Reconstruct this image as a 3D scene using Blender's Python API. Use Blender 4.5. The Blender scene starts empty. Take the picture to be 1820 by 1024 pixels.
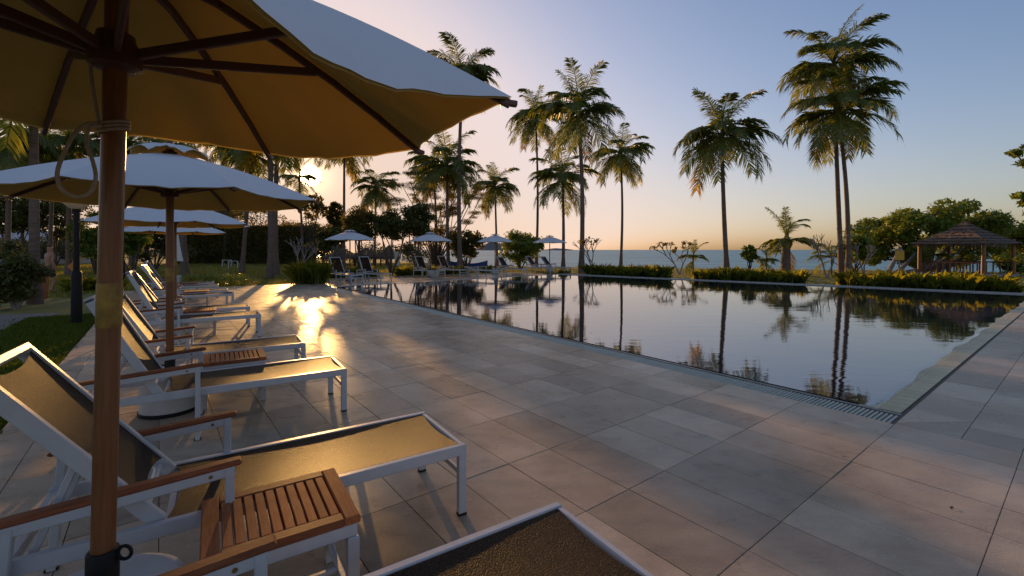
import bpy, math, random
import numpy as np
from mathutils import Vector, Matrix
random.seed(7)
R = math.radians
S = bpy.context.scene
COL = S.collection

# ------------------------------------------------------------------ camera, sky, sun, exposure
H, F = 1.55, 807.0                       # eye height (m), focal length in photo pixels (1820 wide)
cd = bpy.data.cameras.new('camera'); cam = bpy.data.objects.new('camera', cd); COL.objects.link(cam)
cam.location = (0, 0, H); cam.rotation_euler = (R(90), 0, 0)
cd.sensor_width = 36; cd.lens = F / 1820 * 36; cd.shift_y = -68 / 1820
cd.clip_start = .05; cd.clip_end = 30000
S.camera = cam
SUN_AZ, SUN_EL = math.atan2(-.446, 1), math.atan2(.1636, 1.095)      # azimuth from +Y towards +X
sdir = Vector((math.sin(SUN_AZ) * math.cos(SUN_EL), math.cos(SUN_AZ) * math.cos(SUN_EL), math.sin(SUN_EL)))
W = bpy.data.worlds.new('World'); S.world = W; W.use_nodes = True
nt = W.node_tree; bg = nt.nodes['Background']
sky = nt.nodes.new('ShaderNodeTexSky'); sky.sky_type = 'NISHITA'; sky.sun_disc = False
sky.sun_elevation = SUN_EL; sky.sun_rotation = SUN_AZ
sky.air_density = 1.0; sky.dust_density = 1.6; sky.ozone_density = 2.0; sky.altitude = 0
def wmath(op, a, b=None):                 # the sky's range is compressed evenly, as in the photograph's exposure blend
    n = nt.nodes.new('ShaderNodeMath'); n.operation = op
    for k, v in enumerate((a, b)):
        if v is None: continue
        if isinstance(v, (int, float)): n.inputs[k].default_value = v
        else: nt.links.new(v, n.inputs[k])
    return n.outputs[0]
bw = nt.nodes.new('ShaderNodeRGBToBW'); nt.links.new(sky.outputs[0], bw.inputs[0])
fac = wmath('MULTIPLY', wmath('POWER', wmath('ADD', wmath('POWER', wmath('DIVIDE', bw.outputs[0], 4.0), 4.0), 1.0), -.272), 1.20)
gry = nt.nodes.new('ShaderNodeVectorMath'); gry.operation = 'SCALE'; gry.inputs[0].default_value = (1.20, 1.05, .90); nt.links.new(bw.outputs[0], gry.inputs[3])
hz = nt.nodes.new('ShaderNodeMapRange'); hz.inputs[1].default_value = 1.5; hz.inputs[2].default_value = 5.5; hz.inputs[4].default_value = .62; nt.links.new(bw.outputs[0], hz.inputs[0])
hm = nt.nodes.new('ShaderNodeMix'); hm.data_type = 'RGBA'; nt.links.new(hz.outputs[0], hm.inputs[0]); nt.links.new(sky.outputs[0], hm.inputs[6]); nt.links.new(gry.outputs[0], hm.inputs[7])
vm = nt.nodes.new('ShaderNodeVectorMath'); vm.operation = 'SCALE'; nt.links.new(hm.outputs[2], vm.inputs[0]); nt.links.new(fac, vm.inputs[3])
# the visible disc of the low sun
tcw = nt.nodes.new('ShaderNodeTexCoord'); dt = nt.nodes.new('ShaderNodeVectorMath'); dt.operation = 'DOT_PRODUCT'; dt.inputs[1].default_value = sdir
nt.links.new(tcw.outputs['Generated'], dt.inputs[0])
mrw = nt.nodes.new('ShaderNodeMapRange'); mrw.inputs[1].default_value = math.cos(R(1.25)); mrw.inputs[2].default_value = math.cos(R(.85)); mrw.inputs[4].default_value = 250; nt.links.new(dt.outputs['Value'], mrw.inputs[0])
dsk = nt.nodes.new('ShaderNodeVectorMath'); dsk.operation = 'SCALE'; dsk.inputs[0].default_value = (1, .70, .26); dpos = wmath('MAXIMUM', dt.outputs['Value'], 0.0)
glow = wmath('ADD', wmath('MULTIPLY', wmath('POWER', dpos, 1500.0), 5.0), wmath('MULTIPLY', wmath('POWER', dpos, 160.0), 1.3))
nt.links.new(wmath('ADD', mrw.outputs[0], glow), dsk.inputs[3])
av = nt.nodes.new('ShaderNodeVectorMath'); nt.links.new(vm.outputs[0], av.inputs[0]); nt.links.new(dsk.outputs[0], av.inputs[1])
tn = nt.nodes.new('ShaderNodeVectorMath'); tn.operation = 'MULTIPLY'; tn.inputs[1].default_value = (1.08, .985, 1.08)
nt.links.new(av.outputs[0], tn.inputs[0]); nt.links.new(tn.outputs[0], bg.inputs[0]); bg.inputs[1].default_value = .13
sl = bpy.data.lights.new('sun_lamp', 'SUN'); so = bpy.data.objects.new('sun_lamp', sl); COL.objects.link(so)
so.rotation_euler = sdir.to_track_quat('Z', 'Y').to_euler()
sl.energy = 3.6; sl.angle = R(.5); sl.color = (1.0, .54, .17)
S.view_settings.view_transform = 'Standard'; S.view_settings.look = 'None'
S.view_settings.exposure = 0.30; S.view_settings.gamma = 1; S.view_settings.use_curve_mapping = False
S.render.engine = 'CYCLES'

# ------------------------------------------------------------------ helpers
def gp(px, py, z=0.0):                    # photo pixel -> point on the level z
    d = F * (H - z) / (py - 444.0); return Vector(((px - 910) / F * d, d, z))
def at(px, d, py=None, z=0.0):            # photo column at depth d
    return Vector(((px - 910) / F * d, d, H + (444 - py) / F * d if py is not None else z))

class MB:
    def __init__(s): s.v = []; s.f = []
    def add(s, vs, fs):
        n = len(s.v); s.v += [tuple(v) for v in vs]; s.f += [tuple(i + n for i in f) for f in fs]
    def box(s, c, size, M=None, bev=0):
        hx, hy, hz = [q / 2 for q in size]; c = Vector(c); b = min(bev, hx * .9, hy * .9, hz * .9)
        if b <= 0:
            vs = [Vector((x, y, z)) for x in (-hx, hx) for y in (-hy, hy) for z in (-hz, hz)]
            fs = [(0, 1, 3, 2), (4, 6, 7, 5), (0, 4, 5, 1), (2, 3, 7, 6), (0, 2, 6, 4), (1, 5, 7, 3)]
        else:
            ring = lambda z, i: [Vector((x, y, z)) for x, y in ((-hx + i, -hy + i), (hx - i, -hy + i), (hx - i, hy - i), (-hx + i, hy - i))]
            vs = ring(-hz, b) + ring(-hz + b, 0) + ring(hz - b, 0) + ring(hz, b)
            fs = [(3, 2, 1, 0), (12, 13, 14, 15)]
            for k in range(3):
                for i in range(4):
                    j = (i + 1) % 4; fs.append((k * 4 + i, k * 4 + j, k * 4 + 4 + j, k * 4 + 4 + i))
        if M is not None: vs = [M @ v for v in vs]
        s.add([v + c for v in vs], fs); return s
    def bar(s, p0, p1, w, h, up=(0, 0, 1), bev=.004):
        p0, p1 = Vector(p0), Vector(p1); d = p1 - p0; x = d.normalized(); y = Vector(up).cross(x)
        if y.length < 1e-4: y = Vector((0, 1, 0)).cross(x)
        y.normalize(); z = x.cross(y)
        M = Matrix((x, y, z)).transposed()
        return s.box((p0 + p1) / 2, (d.length, w, h), M, bev)
    def tube(s, pts, rad, n=8, cap=True):
        pts = [Vector(p) for p in pts]
        if not hasattr(rad, '__len__'): rad = [rad] * len(pts)
        base = len(s.v); up = None
        for i, p in enumerate(pts):
            t = (pts[min(i + 1, len(pts) - 1)] - pts[max(i - 1, 0)])
            t = t.normalized() if t.length > 1e-9 else Vector((0, 0, 1))
            if up is None:
                up = Vector((1, 0, 0)) if abs(t.x) < .8 else Vector((0, 1, 0))
            a = (up - t * up.dot(t)).normalized(); b = t.cross(a); up = a
            for k in range(n):
                q = 2 * math.pi * k / n
                s.v.append(tuple(p + (a * math.cos(q) + b * math.sin(q)) * rad[i]))
        for i in range(len(pts) - 1):
            for k in range(n):
                l = (k + 1) % n
                s.f.append((base + i * n + k, base + i * n + l, base + (i + 1) * n + l, base + (i + 1) * n + k))
        if cap:
            s.f.append(tuple(base + k for k in reversed(range(n))))
            s.f.append(tuple(base + (len(pts) - 1) * n + k for k in range(n)))
        return s
    def lathe(s, prof, c=(0, 0, 0), n=24):
        return s.tube([(c[0], c[1], c[2] + z) for r, z in prof], [max(r, .0005) for r, z in prof], n)
    def poly(s, pts, z0, z1):             # upright prism
        n = len(pts)
        s.add([(p[0], p[1], z0) for p in pts] + [(p[0], p[1], z1) for p in pts],
              [tuple(range(n, 2 * n)), tuple(reversed(range(n)))] + [(i, (i + 1) % n, n + (i + 1) % n, n + i) for i in range(n)])
        return s
    def mesh(s, name, mat=None, smooth=False):
        m = bpy.data.meshes.new(name); m.from_pydata(s.v, [], s.f)
        if mat: m.materials.append(mat)
        if smooth:
            m.polygons.foreach_set('use_smooth', [True] * len(m.polygons))
            if hasattr(m, 'set_sharp_from_angle'): m.set_sharp_from_angle(angle=R(40))
        m.update(); return m
    def build(s, name, mat, parent=None, smooth=False):
        return ob(name, s.mesh(name, mat, smooth), parent)
def ob(name, data, parent=None):
    o = bpy.data.objects.new(name, data); COL.objects.link(o)
    if parent: o.parent = parent
    return o
def tag(o, label=None, cat=None, group=None, kind=None):
    if label: o['label'] = label
    if cat: o['category'] = cat
    if group: o['group'] = group
    if kind: o['kind'] = kind
    return o
def thing(name, label, cat, loc=(0, 0, 0), rz=0, group=None):
    o = ob(name, None); o.location = loc; o.rotation_euler = (0, 0, rz); o.empty_display_size = .1
    return tag(o, label, cat, group)
def quads_mesh(name, Q, mat, tri=False):  # Q (n,k,3) numpy: n separate faces with k corners
    n, k = Q.shape[:2]
    m = bpy.data.meshes.new(name); m.vertices.add(n * k); m.vertices.foreach_set('co', Q.reshape(-1).astype(np.float32))
    m.loops.add(n * k); m.loops.foreach_set('vertex_index', np.arange(n * k, dtype=np.int32))
    m.polygons.add(n); m.polygons.foreach_set('loop_start', np.arange(0, n * k, k, dtype=np.int32))
    m.materials.append(mat); m.update(calc_edges=True); return m

# ------------------------------------------------------------------ materials
MATS = {}
def mat(name, col, rough=.6, col2=None, scale=6., bump=0., bscale=None, metal=0., spec=None, detail=6., stretch=None, trans=None, ior=None, island=0., coat=0.):
    if name in MATS: return MATS[name]
    m = bpy.data.materials.new(name); m.use_nodes = True; t = m.node_tree; p = t.nodes['Principled BSDF']
    N, L = t.nodes.new, t.links.new
    p.inputs['Roughness'].default_value = rough; p.inputs['Metallic'].default_value = metal
    if ior: p.inputs['IOR'].default_value = ior
    if spec is not None: p.inputs['Specular IOR Level'].default_value = spec
    p.inputs['Base Color'].default_value = (*col, 1)
    tc = N('ShaderNodeTexCoord'); src = tc.outputs['Object']
    if stretch:
        mp = N('ShaderNodeMapping'); mp.inputs['Scale'].default_value = stretch; L(src, mp.inputs[0]); src = mp.outputs[0]
    csock = None
    if col2 is not None:
        nz = N('ShaderNodeTexNoise'); nz.inputs['Scale'].default_value = scale; nz.inputs['Detail'].default_value = detail
        nz.inputs['Roughness'].default_value = .65; L(src, nz.inputs[0])
        rp = N('ShaderNodeValToRGB'); rp.color_ramp.elements[0].position = .32; rp.color_ramp.elements[1].position = .7
        rp.color_ramp.elements[0].color = (*col, 1); rp.color_ramp.elements[1].color = (*col2, 1)
        L(nz.outputs[0], rp.inputs[0]); csock = rp.outputs[0]
    if island:
        ge = N('ShaderNodeNewGeometry'); oi = N('ShaderNodeObjectInfo')
        ad = N('ShaderNodeMath'); ad.operation = 'ADD'; L(ge.outputs['Random Per Island'], ad.inputs[0]); L(oi.outputs['Random'], ad.inputs[1])
        fr = N('ShaderNodeMath'); fr.operation = 'FRACT'; L(ad.outputs[0], fr.inputs[0])
        mr = N('ShaderNodeMapRange'); mr.inputs[3].default_value = 1 - island; mr.inputs[4].default_value = 1 + island; L(fr.outputs[0], mr.inputs[0])
        hs = N('ShaderNodeHueSaturation'); L(mr.outputs[0], hs.inputs['Value'])
        if csock: L(csock, hs.inputs['Color'])
        else: hs.inputs['Color'].default_value = (*col, 1)
        csock = hs.outputs[0]
    if csock: L(csock, p.inputs['Base Color'])
    if bump:
        nb = N('ShaderNodeTexNoise'); nb.inputs['Scale'].default_value = bscale or scale * 4; nb.inputs['Detail'].default_value = 4; L(src, nb.inputs[0])
        bm = N('ShaderNodeBump'); bm.inputs['Strength'].default_value = 1; bm.inputs['Distance'].default_value = bump
        L(nb.outputs[0], bm.inputs['Height']); L(bm.outputs[0], p.inputs['Normal'])
    if trans:                              # light coming through leaf or cloth
        tr = N('ShaderNodeBsdfTranslucent'); tr.inputs[0].default_value = (*trans[0], 1)
        mx = N('ShaderNodeMixShader'); mx.inputs[0].default_value = trans[1]
        L(p.outputs[0], mx.inputs[1]); L(tr.outputs[0], mx.inputs[2]); L(mx.outputs[0], t.nodes['Material Output'].inputs[0])
    MATS[name] = m; return m

M_frame = mat('white_powdercoat', (.52, .52, .53), .32, (.45, .45, .46), 9, .0006, 60)
M_wood = mat('teak', (.17, .05, .02), .65, (.29, .10, .042), 3.2, .0012, 14, stretch=(3, 24, 24), island=.18, spec=.2)
M_woody = mat('teak_cross', (.30, .09, .03), .75, (.45, .165, .062), 3.2, .0012, 14, stretch=(24, 3, 24), island=.18, spec=.15)
M_pole = mat('varnished_pole', (.15, .052, .014), .4, (.25, .095, .03), 3, .001, 10, stretch=(20, 20, 1.5))
M_rib = mat('rib_wood', (.075, .028, .016), .5, (.12, .05, .028), 5, .001, 30)
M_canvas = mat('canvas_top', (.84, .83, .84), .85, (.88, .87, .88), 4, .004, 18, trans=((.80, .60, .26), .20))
M_underside = mat('canvas_underside_shade', (.36, .25, .075), .9, (.46, .33, .11), 2.2, .005, 16, trans=((.66, .46, .12), .42))  # shade and light through the canvas put into a brown underside colour
M_brass = mat('weathered_brass', (.42, .28, .05), .5, (.16, .08, .03), 14, .001, 60, metal=.4)
M_black = mat('black_steel', (.010, .009, .009), .5, (.018, .016, .014), 20, .0005, spec=.2)
M_rope = mat('cotton_rope', (.45, .36, .27), .9, (.32, .25, .18), 60, .002, 200)
M_conc = mat('painted_concrete', (.42, .40, .38), .7, (.54, .52, .49), 5, .002, 60)
M_slat = mat('grating_plastic', (.40, .40, .32), .5, (.52, .52, .43), 3, island=.1)
M_dark = mat('dark_gutter', (.02, .022, .022), .6)
M_coping = mat('yellow_mosaic', (.48, .39, .20), .45, (.56, .48, .30), 9, .001, 70, island=.13)
M_lip = mat('pool_lip_stone', (.10, .10, .10), .35, (.18, .17, .16), 12, .001)
M_edge = mat('pale_coping', (.40, .37, .34), .5, (.52, .48, .44), 4, .001)
M_joint = mat('tile_bedding', (.10, .085, .072), .9, (.15, .125, .105), 10)
M_soil = mat('lawn_soil', (.17, .17, .035), .95, (.26, .23, .06), 1.2, .02, 20)
M_grass = mat('grass_blade', (.15, .22, .03), .6, island=.35, trans=((.22, .25, .02), .4))
M_grassy = mat('lawn_blade', (.36, .33, .05), .6, island=.35, trans=((.30, .26, .02), .45))
M_gravel = mat('gravel_path', (.17, .15, .13), .9, (.32, .28, .24), 22, .02, 60)
M_bark = mat('palm_bark', (.12, .075, .055), .85, (.22, .15, .115), 3, .012, 9, stretch=(1, 1, 6))
M_barkg = mat('grey_bark', (.20, .165, .14), .85, (.32, .27, .235), 5, .008, 20)
M_barkd = mat('dark_bark', (.07, .05, .04), .9, (.13, .10, .08), 5, .008, 20)
M_frond = mat('palm_leaf', (.085, .125, .028), .45, island=.35, trans=((.42, .42, .04), .4))
M_frondy = mat('dry_frond', (.20, .13, .02), .5, island=.25, trans=((.55, .36, .03), .5))
M_rach = mat('frond_stem', (.16, .15, .04), .5)
M_leaf = mat('broad_leaf', (.14, .20, .036), .4, island=.4, trans=((.32, .36, .03), .4))
M_leafd = mat('dark_leaf', (.10, .11, .026), .5, island=.4, trans=((.16, .14, .012), .3))
M_leafo = mat('olive_leaf', (.10, .095, .022), .5, island=.4, trans=((.34, .25, .03), .4))
M_lily = mat('lily_leaf', (.10, .14, .018), .4, island=.35, trans=((.55, .5, .03), .5))
M_core = mat('dark_twigs', (.05, .048, .018), .95)  # even dark colour of the hedge core that closes gaps between leaves
M_thatch = mat('thatch', (.13, .085, .06), .95, (.26, .185, .135), 3, .04, 26, stretch=(6, 6, 1.4))
M_terra = mat('terracotta', (.34, .11, .035), .8, (.45, .18, .07), 9, .002)
M_skin = mat('skin', (.42, .20, .12), .55)
M_navy = mat('dark_cloth', (.02, .02, .026), .85)
M_hair = mat('brown_hair', (.05, .028, .014), .6)
M_white = mat('white_paint', (.70, .69, .66), .5, (.6, .59, .57), 4)
M_sign = mat('yellow_sign', (.62, .36, .025), .5, (.50, .27, .02), 6)
M_orange = mat('orange_sign', (.62, .20, .02), .5)
M_blue = mat('blue_paint', (.03, .09, .35), .4)
M_sand = mat('sand', (.30, .24, .17), .9, (.40, .33, .24), 2, .02, 14)
M_hill = mat('far_hill', (.17, .15, .14), .95, (.22, .195, .175), .02)
M_glass = mat('lamp_glass', (.72, .62, .48), .3, trans=((.9, .7, .45), .4))
M_roofp = mat('pale_roof', (.42, .42, .43), .6, (.52, .52, .52), 1)

def sling_material():
    m = bpy.data.materials.new('textilene'); m.use_nodes = True; t = m.node_tree; p = t.nodes['Principled BSDF']; N, L = t.nodes.new, t.links.new
    tc = N('ShaderNodeTexCoord')
    nz = N('ShaderNodeTexNoise'); nz.inputs['Scale'].default_value = 170; nz.inputs['Detail'].default_value = 2; L(tc.outputs['Object'], nz.inputs[0])
    rp = N('ShaderNodeValToRGB'); rp.color_ramp.elements[0].color = (.010, .009, .010, 1); rp.color_ramp.elements[1].color = (.10, .066, .03, 1)
    rp.color_ramp.elements[0].position = .50; rp.color_ramp.elements[1].position = .74; L(nz.outputs[0], rp.inputs[0]); L(rp.outputs[0], p.inputs['Base Color'])
    p.inputs['Roughness'].default_value = .48; p.inputs['Specular IOR Level'].default_value = .14; p.inputs['Specular Tint'].default_value = (1, .62, .22, 1)
    bm = N('ShaderNodeBump'); bm.inputs['Distance'].default_value = .004; L(nz.outputs[0], bm.inputs['Height']); L(bm.outputs[0], p.inputs['Normal'])
    tl = N('ShaderNodeBsdfTranslucent'); tl.inputs[0].default_value = (.36, .22, .06, 1)
    m1 = N('ShaderNodeMixShader'); m1.inputs[0].default_value = .06; L(p.outputs[0], m1.inputs[1]); L(tl.outputs[0], m1.inputs[2])
    tr = N('ShaderNodeBsdfTransparent'); m2 = N('ShaderNodeMixShader'); m2.inputs[0].default_value = .12
    L(m1.outputs[0], m2.inputs[1]); L(tr.outputs[0], m2.inputs[2]); L(m2.outputs[0], t.nodes['Material Output'].inputs[0])
    return m
M_sling = sling_material()

def tile_material():
    m = bpy.data.materials.new('deck_tile'); m.use_nodes = True; t = m.node_tree; p = t.nodes['Principled BSDF']; N, L = t.nodes.new, t.links.new
    ge = N('ShaderNodeNewGeometry'); pos = ge.outputs['Position']; oi = N('ShaderNodeObjectInfo')
    def noise(scale, det=6, st=None):
        n = N('ShaderNodeTexNoise'); n.inputs['Scale'].default_value = scale; n.inputs['Detail'].default_value = det; n.inputs['Roughness'].default_value = .62
        if st:
            mp = N('ShaderNodeMapping'); mp.inputs['Rotation'].default_value = (0, 0, R(-38)); mp.inputs['Scale'].default_value = st; L(pos, mp.inputs[0]); L(mp.outputs[0], n.inputs[0])
        else: L(pos, n.inputs[0])
        return n.outputs[0]
    a = noise(1.1); b = noise(2.6, 8, (1, 1.8, 1)); c = noise(95, 2)
    def ramp(s, c0, c1, p0=.3, p1=.7):
        r = N('ShaderNodeValToRGB'); r.color_ramp.elements[0].color = (*c0, 1); r.color_ramp.elements[1].color = (*c1, 1)
        r.color_ramp.elements[0].position = p0; r.color_ramp.elements[1].position = p1; L(s, r.inputs[0]); return r.outputs[0]
    base = ramp(a, (.45, .335, .225), (.60, .48, .35))
    def mix(x, y, f, mode='MULTIPLY'):
        k = N('ShaderNodeMix'); k.data_type = 'RGBA'; k.blend_type = mode; k.inputs[0].default_value = f; L(x, k.inputs[6]); L(y, k.inputs[7]); return k.outputs[2]
    col = mix(base, ramp(b, (.72, .70, .69), (1.1, 1.1, 1.1)), .8)
    col = mix(col, ramp(c, (.8, .8, .8), (1.12, 1.12, 1.12)), .6)
    col = mix(col, ramp(noise(.55, 9), (.86, .83, .80), (1.02, 1.02, 1.02), .38, .56), .7)      # old water marks
    col = mix(col, ramp(noise(7.5, 3), (.70, .66, .62), (1, 1, 1), .27, .33), .7)               # small stains
    ad = N('ShaderNodeMath'); ad.operation = 'ADD'; L(ge.outputs['Random Per Island'], ad.inputs[0]); L(oi.outputs['Random'], ad.inputs[1])
    fr = N('ShaderNodeMath'); fr.operation = 'FRACT'; L(ad.outputs[0], fr.inputs[0])
    mr = N('ShaderNodeMapRange'); mr.inputs[3].default_value = .72; mr.inputs[4].default_value = 1.2; L(fr.outputs[0], mr.inputs[0])
    hs = N('ShaderNodeHueSaturation'); L(mr.outputs[0], hs.inputs['Value']); L(col, hs.inputs['Color']); L(hs.outputs[0], p.inputs['Base Color'])
    rr = N('ShaderNodeMapRange'); rr.inputs[1].default_value = .3; rr.inputs[2].default_value = .7; rr.inputs[3].default_value = .21; rr.inputs[4].default_value = .42; p.inputs['Specular IOR Level'].default_value = .15; L(b, rr.inputs[0]); L(rr.outputs[0], p.inputs['Roughness'])
    bm = N('ShaderNodeBump'); bm.inputs['Distance'].default_value = .0012; L(c, bm.inputs['Height'])
    b2 = N('ShaderNodeBump'); b2.inputs['Distance'].default_value = .0025; L(b, b2.inputs['Height']); L(bm.outputs[0], b2.inputs['Normal']); L(b2.outputs[0], p.inputs['Normal'])
    return m
M_tile = tile_material()

def water_material(name, col, rough, ior, s1, d1, s2, d2, st):
    m = bpy.data.materials.new(name); m.use_nodes = True; t = m.node_tree; p = t.nodes['Principled BSDF']; N, L = t.nodes.new, t.links.new
    p.inputs['Base Color'].default_value = (*col, 1); p.inputs['Roughness'].default_value = rough; p.inputs['IOR'].default_value = ior
    ge = N('ShaderNodeNewGeometry'); prev = None
    for s, d in ((s1, d1), (s2, d2)):
        mp = N('ShaderNodeMapping'); mp.inputs['Scale'].default_value = st; L(ge.outputs['Position'], mp.inputs[0])
        n = N('ShaderNodeTexNoise'); n.inputs['Scale'].default_value = s; n.inputs['Detail'].default_value = 3; L(mp.outputs[0], n.inputs[0])
        b = N('ShaderNodeBump'); b.inputs['Distance'].default_value = d; L(n.outputs[0], b.inputs['Height'])
        if prev: L(prev, b.inputs['Normal'])
        prev = b.outputs[0]
    L(prev, p.inputs['Normal']); return m
M_pool = water_material('pool_water', (.016, .020, .028), .012, 3.4, 1.3, .0026, 7, .0007, (.6, 1.6, 1))
def sea_streaks(m):
    t = m.node_tree; p = t.nodes['Principled BSDF']; N, L = t.nodes.new, t.links.new; ge = N('ShaderNodeNewGeometry')
    mp = N('ShaderNodeMapping'); mp.inputs['Scale'].default_value = (.03, .11, 1); L(ge.outputs['Position'], mp.inputs[0])
    n = N('ShaderNodeTexNoise'); n.inputs['Scale'].default_value = 1; n.inputs['Detail'].default_value = 9; n.inputs['Roughness'].default_value = .7; L(mp.outputs[0], n.inputs[0])
    r = N('ShaderNodeValToRGB'); r.color_ramp.elements[0].position = .38; r.color_ramp.elements[1].position = .64
    r.color_ramp.elements[0].color = (.035, .16, .19, 1); r.color_ramp.elements[1].color = (.12, .34, .37, 1); L(n.outputs[0], r.inputs[0]); L(r.outputs[0], p.inputs['Base Color']); return m
M_sea = water_material('sea_water', (.06, .24, .27), .4, 1.33, .5, .22, .12, .5, (.5, 1.6, 1)); sea_streaks(M_sea)

# ------------------------------------------------------------------ ground, sea
E1 = Vector((.790, .613)); E2 = Vector((-.613, .790)); O2 = Vector((1.848, 2.832))
def ab(a, b): return O2 + E1 * a + E2 * b
def toab(p): q = Vector((p[0], p[1])) - O2; return q.dot(E1), q.dot(E2)
shore = [(200, -60), (75, 16), (42, 30), (24, 37), (10, 41), (-2, 44), (-8, 52), (-22, 74), (-60, 120), (-160, 190), (-400, 300)]
land = [(200, -60)] + shore[1:] + [(-400, -60)]
# pool corners (water edge): near, left, far, right
PN, PL, PF, PR = Vector((3.625, 4.45)), Vector((-7.38, 19.05)), Vector((3.0, 28.6)), Vector((17.95, 15.54))
GO0, GO1 = Vector((3.387, 4.061)), Vector((-7.75, 18.8))
me = MB(); N0 = len(land)
# the lawn sheet, with the pool and deck laid a little above it
me.add([(x, y, -.06) for x, y in land], [tuple(range(N0))])
tag(me.build('lawn', M_soil), kind='structure')
sb = MB()
ins = [(x, y) for x, y in shore]
for i in range(len(ins) - 1):
    (x0, y0), (x1, y1) = ins[i], ins[i + 1]
    n = Vector((y1 - y0, -(x1 - x0))).normalized()
    if n.y < 0: n = -n
    o = 7
    sb.add([(x0, y0, -.062), (x1, y1, -.062), (x1 + n.x * o, y1 + n.y * o, -2.2), (x0 + n.x * o, y0 + n.y * o, -2.2)], [(0, 1, 2, 3)])
tag(sb.build('beach', M_sand), kind='structure')
sm = MB(); sm.add([(-14000, 20, -1.7), (14000, -200, -1.7), (14000, 14000, -1.7), (-14000, 14000, -1.7)], [(0, 1, 2, 3)])
tag(sm.build('sea', M_sea), kind='structure')

# island on the horizon
isl = MB(); n = 60; top = []; 
for i in range(n + 1):
    u = i / n; h = 40 * (math.exp(-((u - .22) / .16) ** 2) + .55 * math.exp(-((u - .45) / .12) ** 2) + .22 * math.exp(-((u - .85) / .12) ** 2)) * (1 + .1 * math.sin(u * 41)) * math.sin(math.pi * min(1, u * 8 + .02) / 2) + .5
    top.append((at(838 + 180 * u, 2300).x, h))
vs = []
for x, h in top: vs += [(x, 2260, -2), (x, 2300, h), (x, 2360, -2)]
fs = []
for i in range(n): a = i * 3; fs += [(a, a + 3, a + 4, a + 1), (a + 1, a + 4, a + 5, a + 2)]
isl.add(vs, fs); tag(isl.build('far_island_hills', M_hill, smooth=True), kind='structure')

# ------------------------------------------------------------------ deck tiles
def clip(poly, conv):                     # Sutherland-Hodgman, conv counter-clockwise
    out = poly
    for i in range(len(conv)):
        p, q = conv[i], conv[(i + 1) % len(conv)]; e = q - p; inp, out = out, []
        side = lambda r: e.x * (r.y - p.y) - e.y * (r.x - p.x)
        for k in range(len(inp)):
            c, d = inp[k], inp[(k + 1) % len(inp)]; sc, sd = side(c), side(d)
            if sc >= 0: out.append(c)
            if sc * sd < 0: out.append(c + (d - c) * (sc / (sc - sd)))
        if not out: return []
    return out
A_L, B_F = -4.27, 21.3
ld = (PF - PL).normalized(); ln = Vector((-ld.y, ld.x)); out_dir = ln
GOF = GO0 + (GO1 - GO0) * (B_F / toab(GO1)[1])
strip = [GO1, PF, PF + ln * 4.2, GO0 + (GO1 - GO0) * 1.33]
deck_zones = [
    ([ab(A_L, -14), ab(40, -14), ab(40, -.001), ab(A_L, -.001)], 'main'),
    ([ab(A_L, .0), ab(1.95, .0), GO0, GOF, ab(A_L, B_F)], 'main'),
    (strip, 'main')]
bed = MB()
deck = tag(MB().poly([ab(A_L, -14), ab(40, -14), ab(40, 0), GO0, GO1, PF, strip[2], strip[3], GOF, ab(A_L, B_F)], -.3, -.006).build('pool_deck', M_joint), kind='structure')
G = .0020
tiles = []
def cell(a0, a1, b0, b1, conv):
    q = [ab(a0 + G, b0 + G), ab(a1 - G, b0 + G), ab(a1 - G, b1 - G), ab(a0 + G, b1 - G)]
    r = clip(q, conv)
    if len(r) > 2: tiles.append(r)
TA, TB = .40, .755
# b < 0 : regular grid left of the pool corner, border courses to the right of it
Z2 = deck_zones[0][0]
for j in range(-4, 0):
    for i in range(-11, 5): cell(i * TA, (i + 1) * TA, j * TB, (j + 1) * TB, Z2)
big = [ab(-50, -50), ab(60, -50), ab(60, 60), ab(-50, 60)]
c0, c1 = ab(2.02, -G), ab(2.60, -.42 + G)
tiles.append([ab(2.0 + G, -G), ab(2.0 + G, -.42 + G), c1 - E1 * .006, c0 - E1 * .006])
tiles.append([c0, c1, ab(2.60 + .0, -G)])
for k in range(0, 30): cell(2.60 + k * .77, 2.60 + (k + 1) * .77, -.42, 0, big)
for k in range(0, 60): cell(2.0 + k * .385, 2.0 + (k + 1) * .385, -.755, -.42, big)
for j in range(-4, -1):
    for k in range(0, 60): cell(2.0 + k * .385, 2.0 + (k + 1) * .385, j * TB, (j + 1) * TB, big)
for zi in (1, 2):
    for j in range(0, 44):
        for i in range(-12, 40): cell(i * TA, (i + 1) * TA, j * TB, (j + 1) * TB, deck_zones[zi][0])
def vis(r):
    c = sum(r, Vector((0, 0))) / len(r)
    if c.y < .9 or abs(c.x / c.y) > 1.3: return -1
    return 1 / (c.y ** 2.2)
tiles.sort(key=vis, reverse=True)
rt = random.Random(3)
for r in tiles[:295]:
    c = sum(r, Vector((0, 0))) / len(r); z = rt.uniform(-.0012, .0012); ins_ = [p + (c - p).normalized() * .003 for p in r]
    b = MB(); n = len(r); off = [(p - c) for p in r]; offi = [(p - c) for p in ins_]
    b.add([(p.x, p.y, -.02) for p in off] + [(p.x, p.y, -.002) for p in off] + [(p.x, p.y, 0) for p in offi],
          [tuple(range(2 * n, 3 * n))] + [(k * n + i, k * n + (i + 1) % n, (k + 1) * n + (i + 1) % n, (k + 1) * n + i) for k in (0, 1) for i in range(n)])
    o = b.build('tile', M_tile, deck); o.location = (c.x, c.y, z); o.rotation_euler = (R(rt.uniform(-.12, .12)), R(rt.uniform(-.12, .12)), 0)
b = MB()
for r in tiles[295:]: b.poly(r, -.02, rt.uniform(-.001, .001))
tag(b.build('tile_field', M_tile, deck), kind='stuff')

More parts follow.
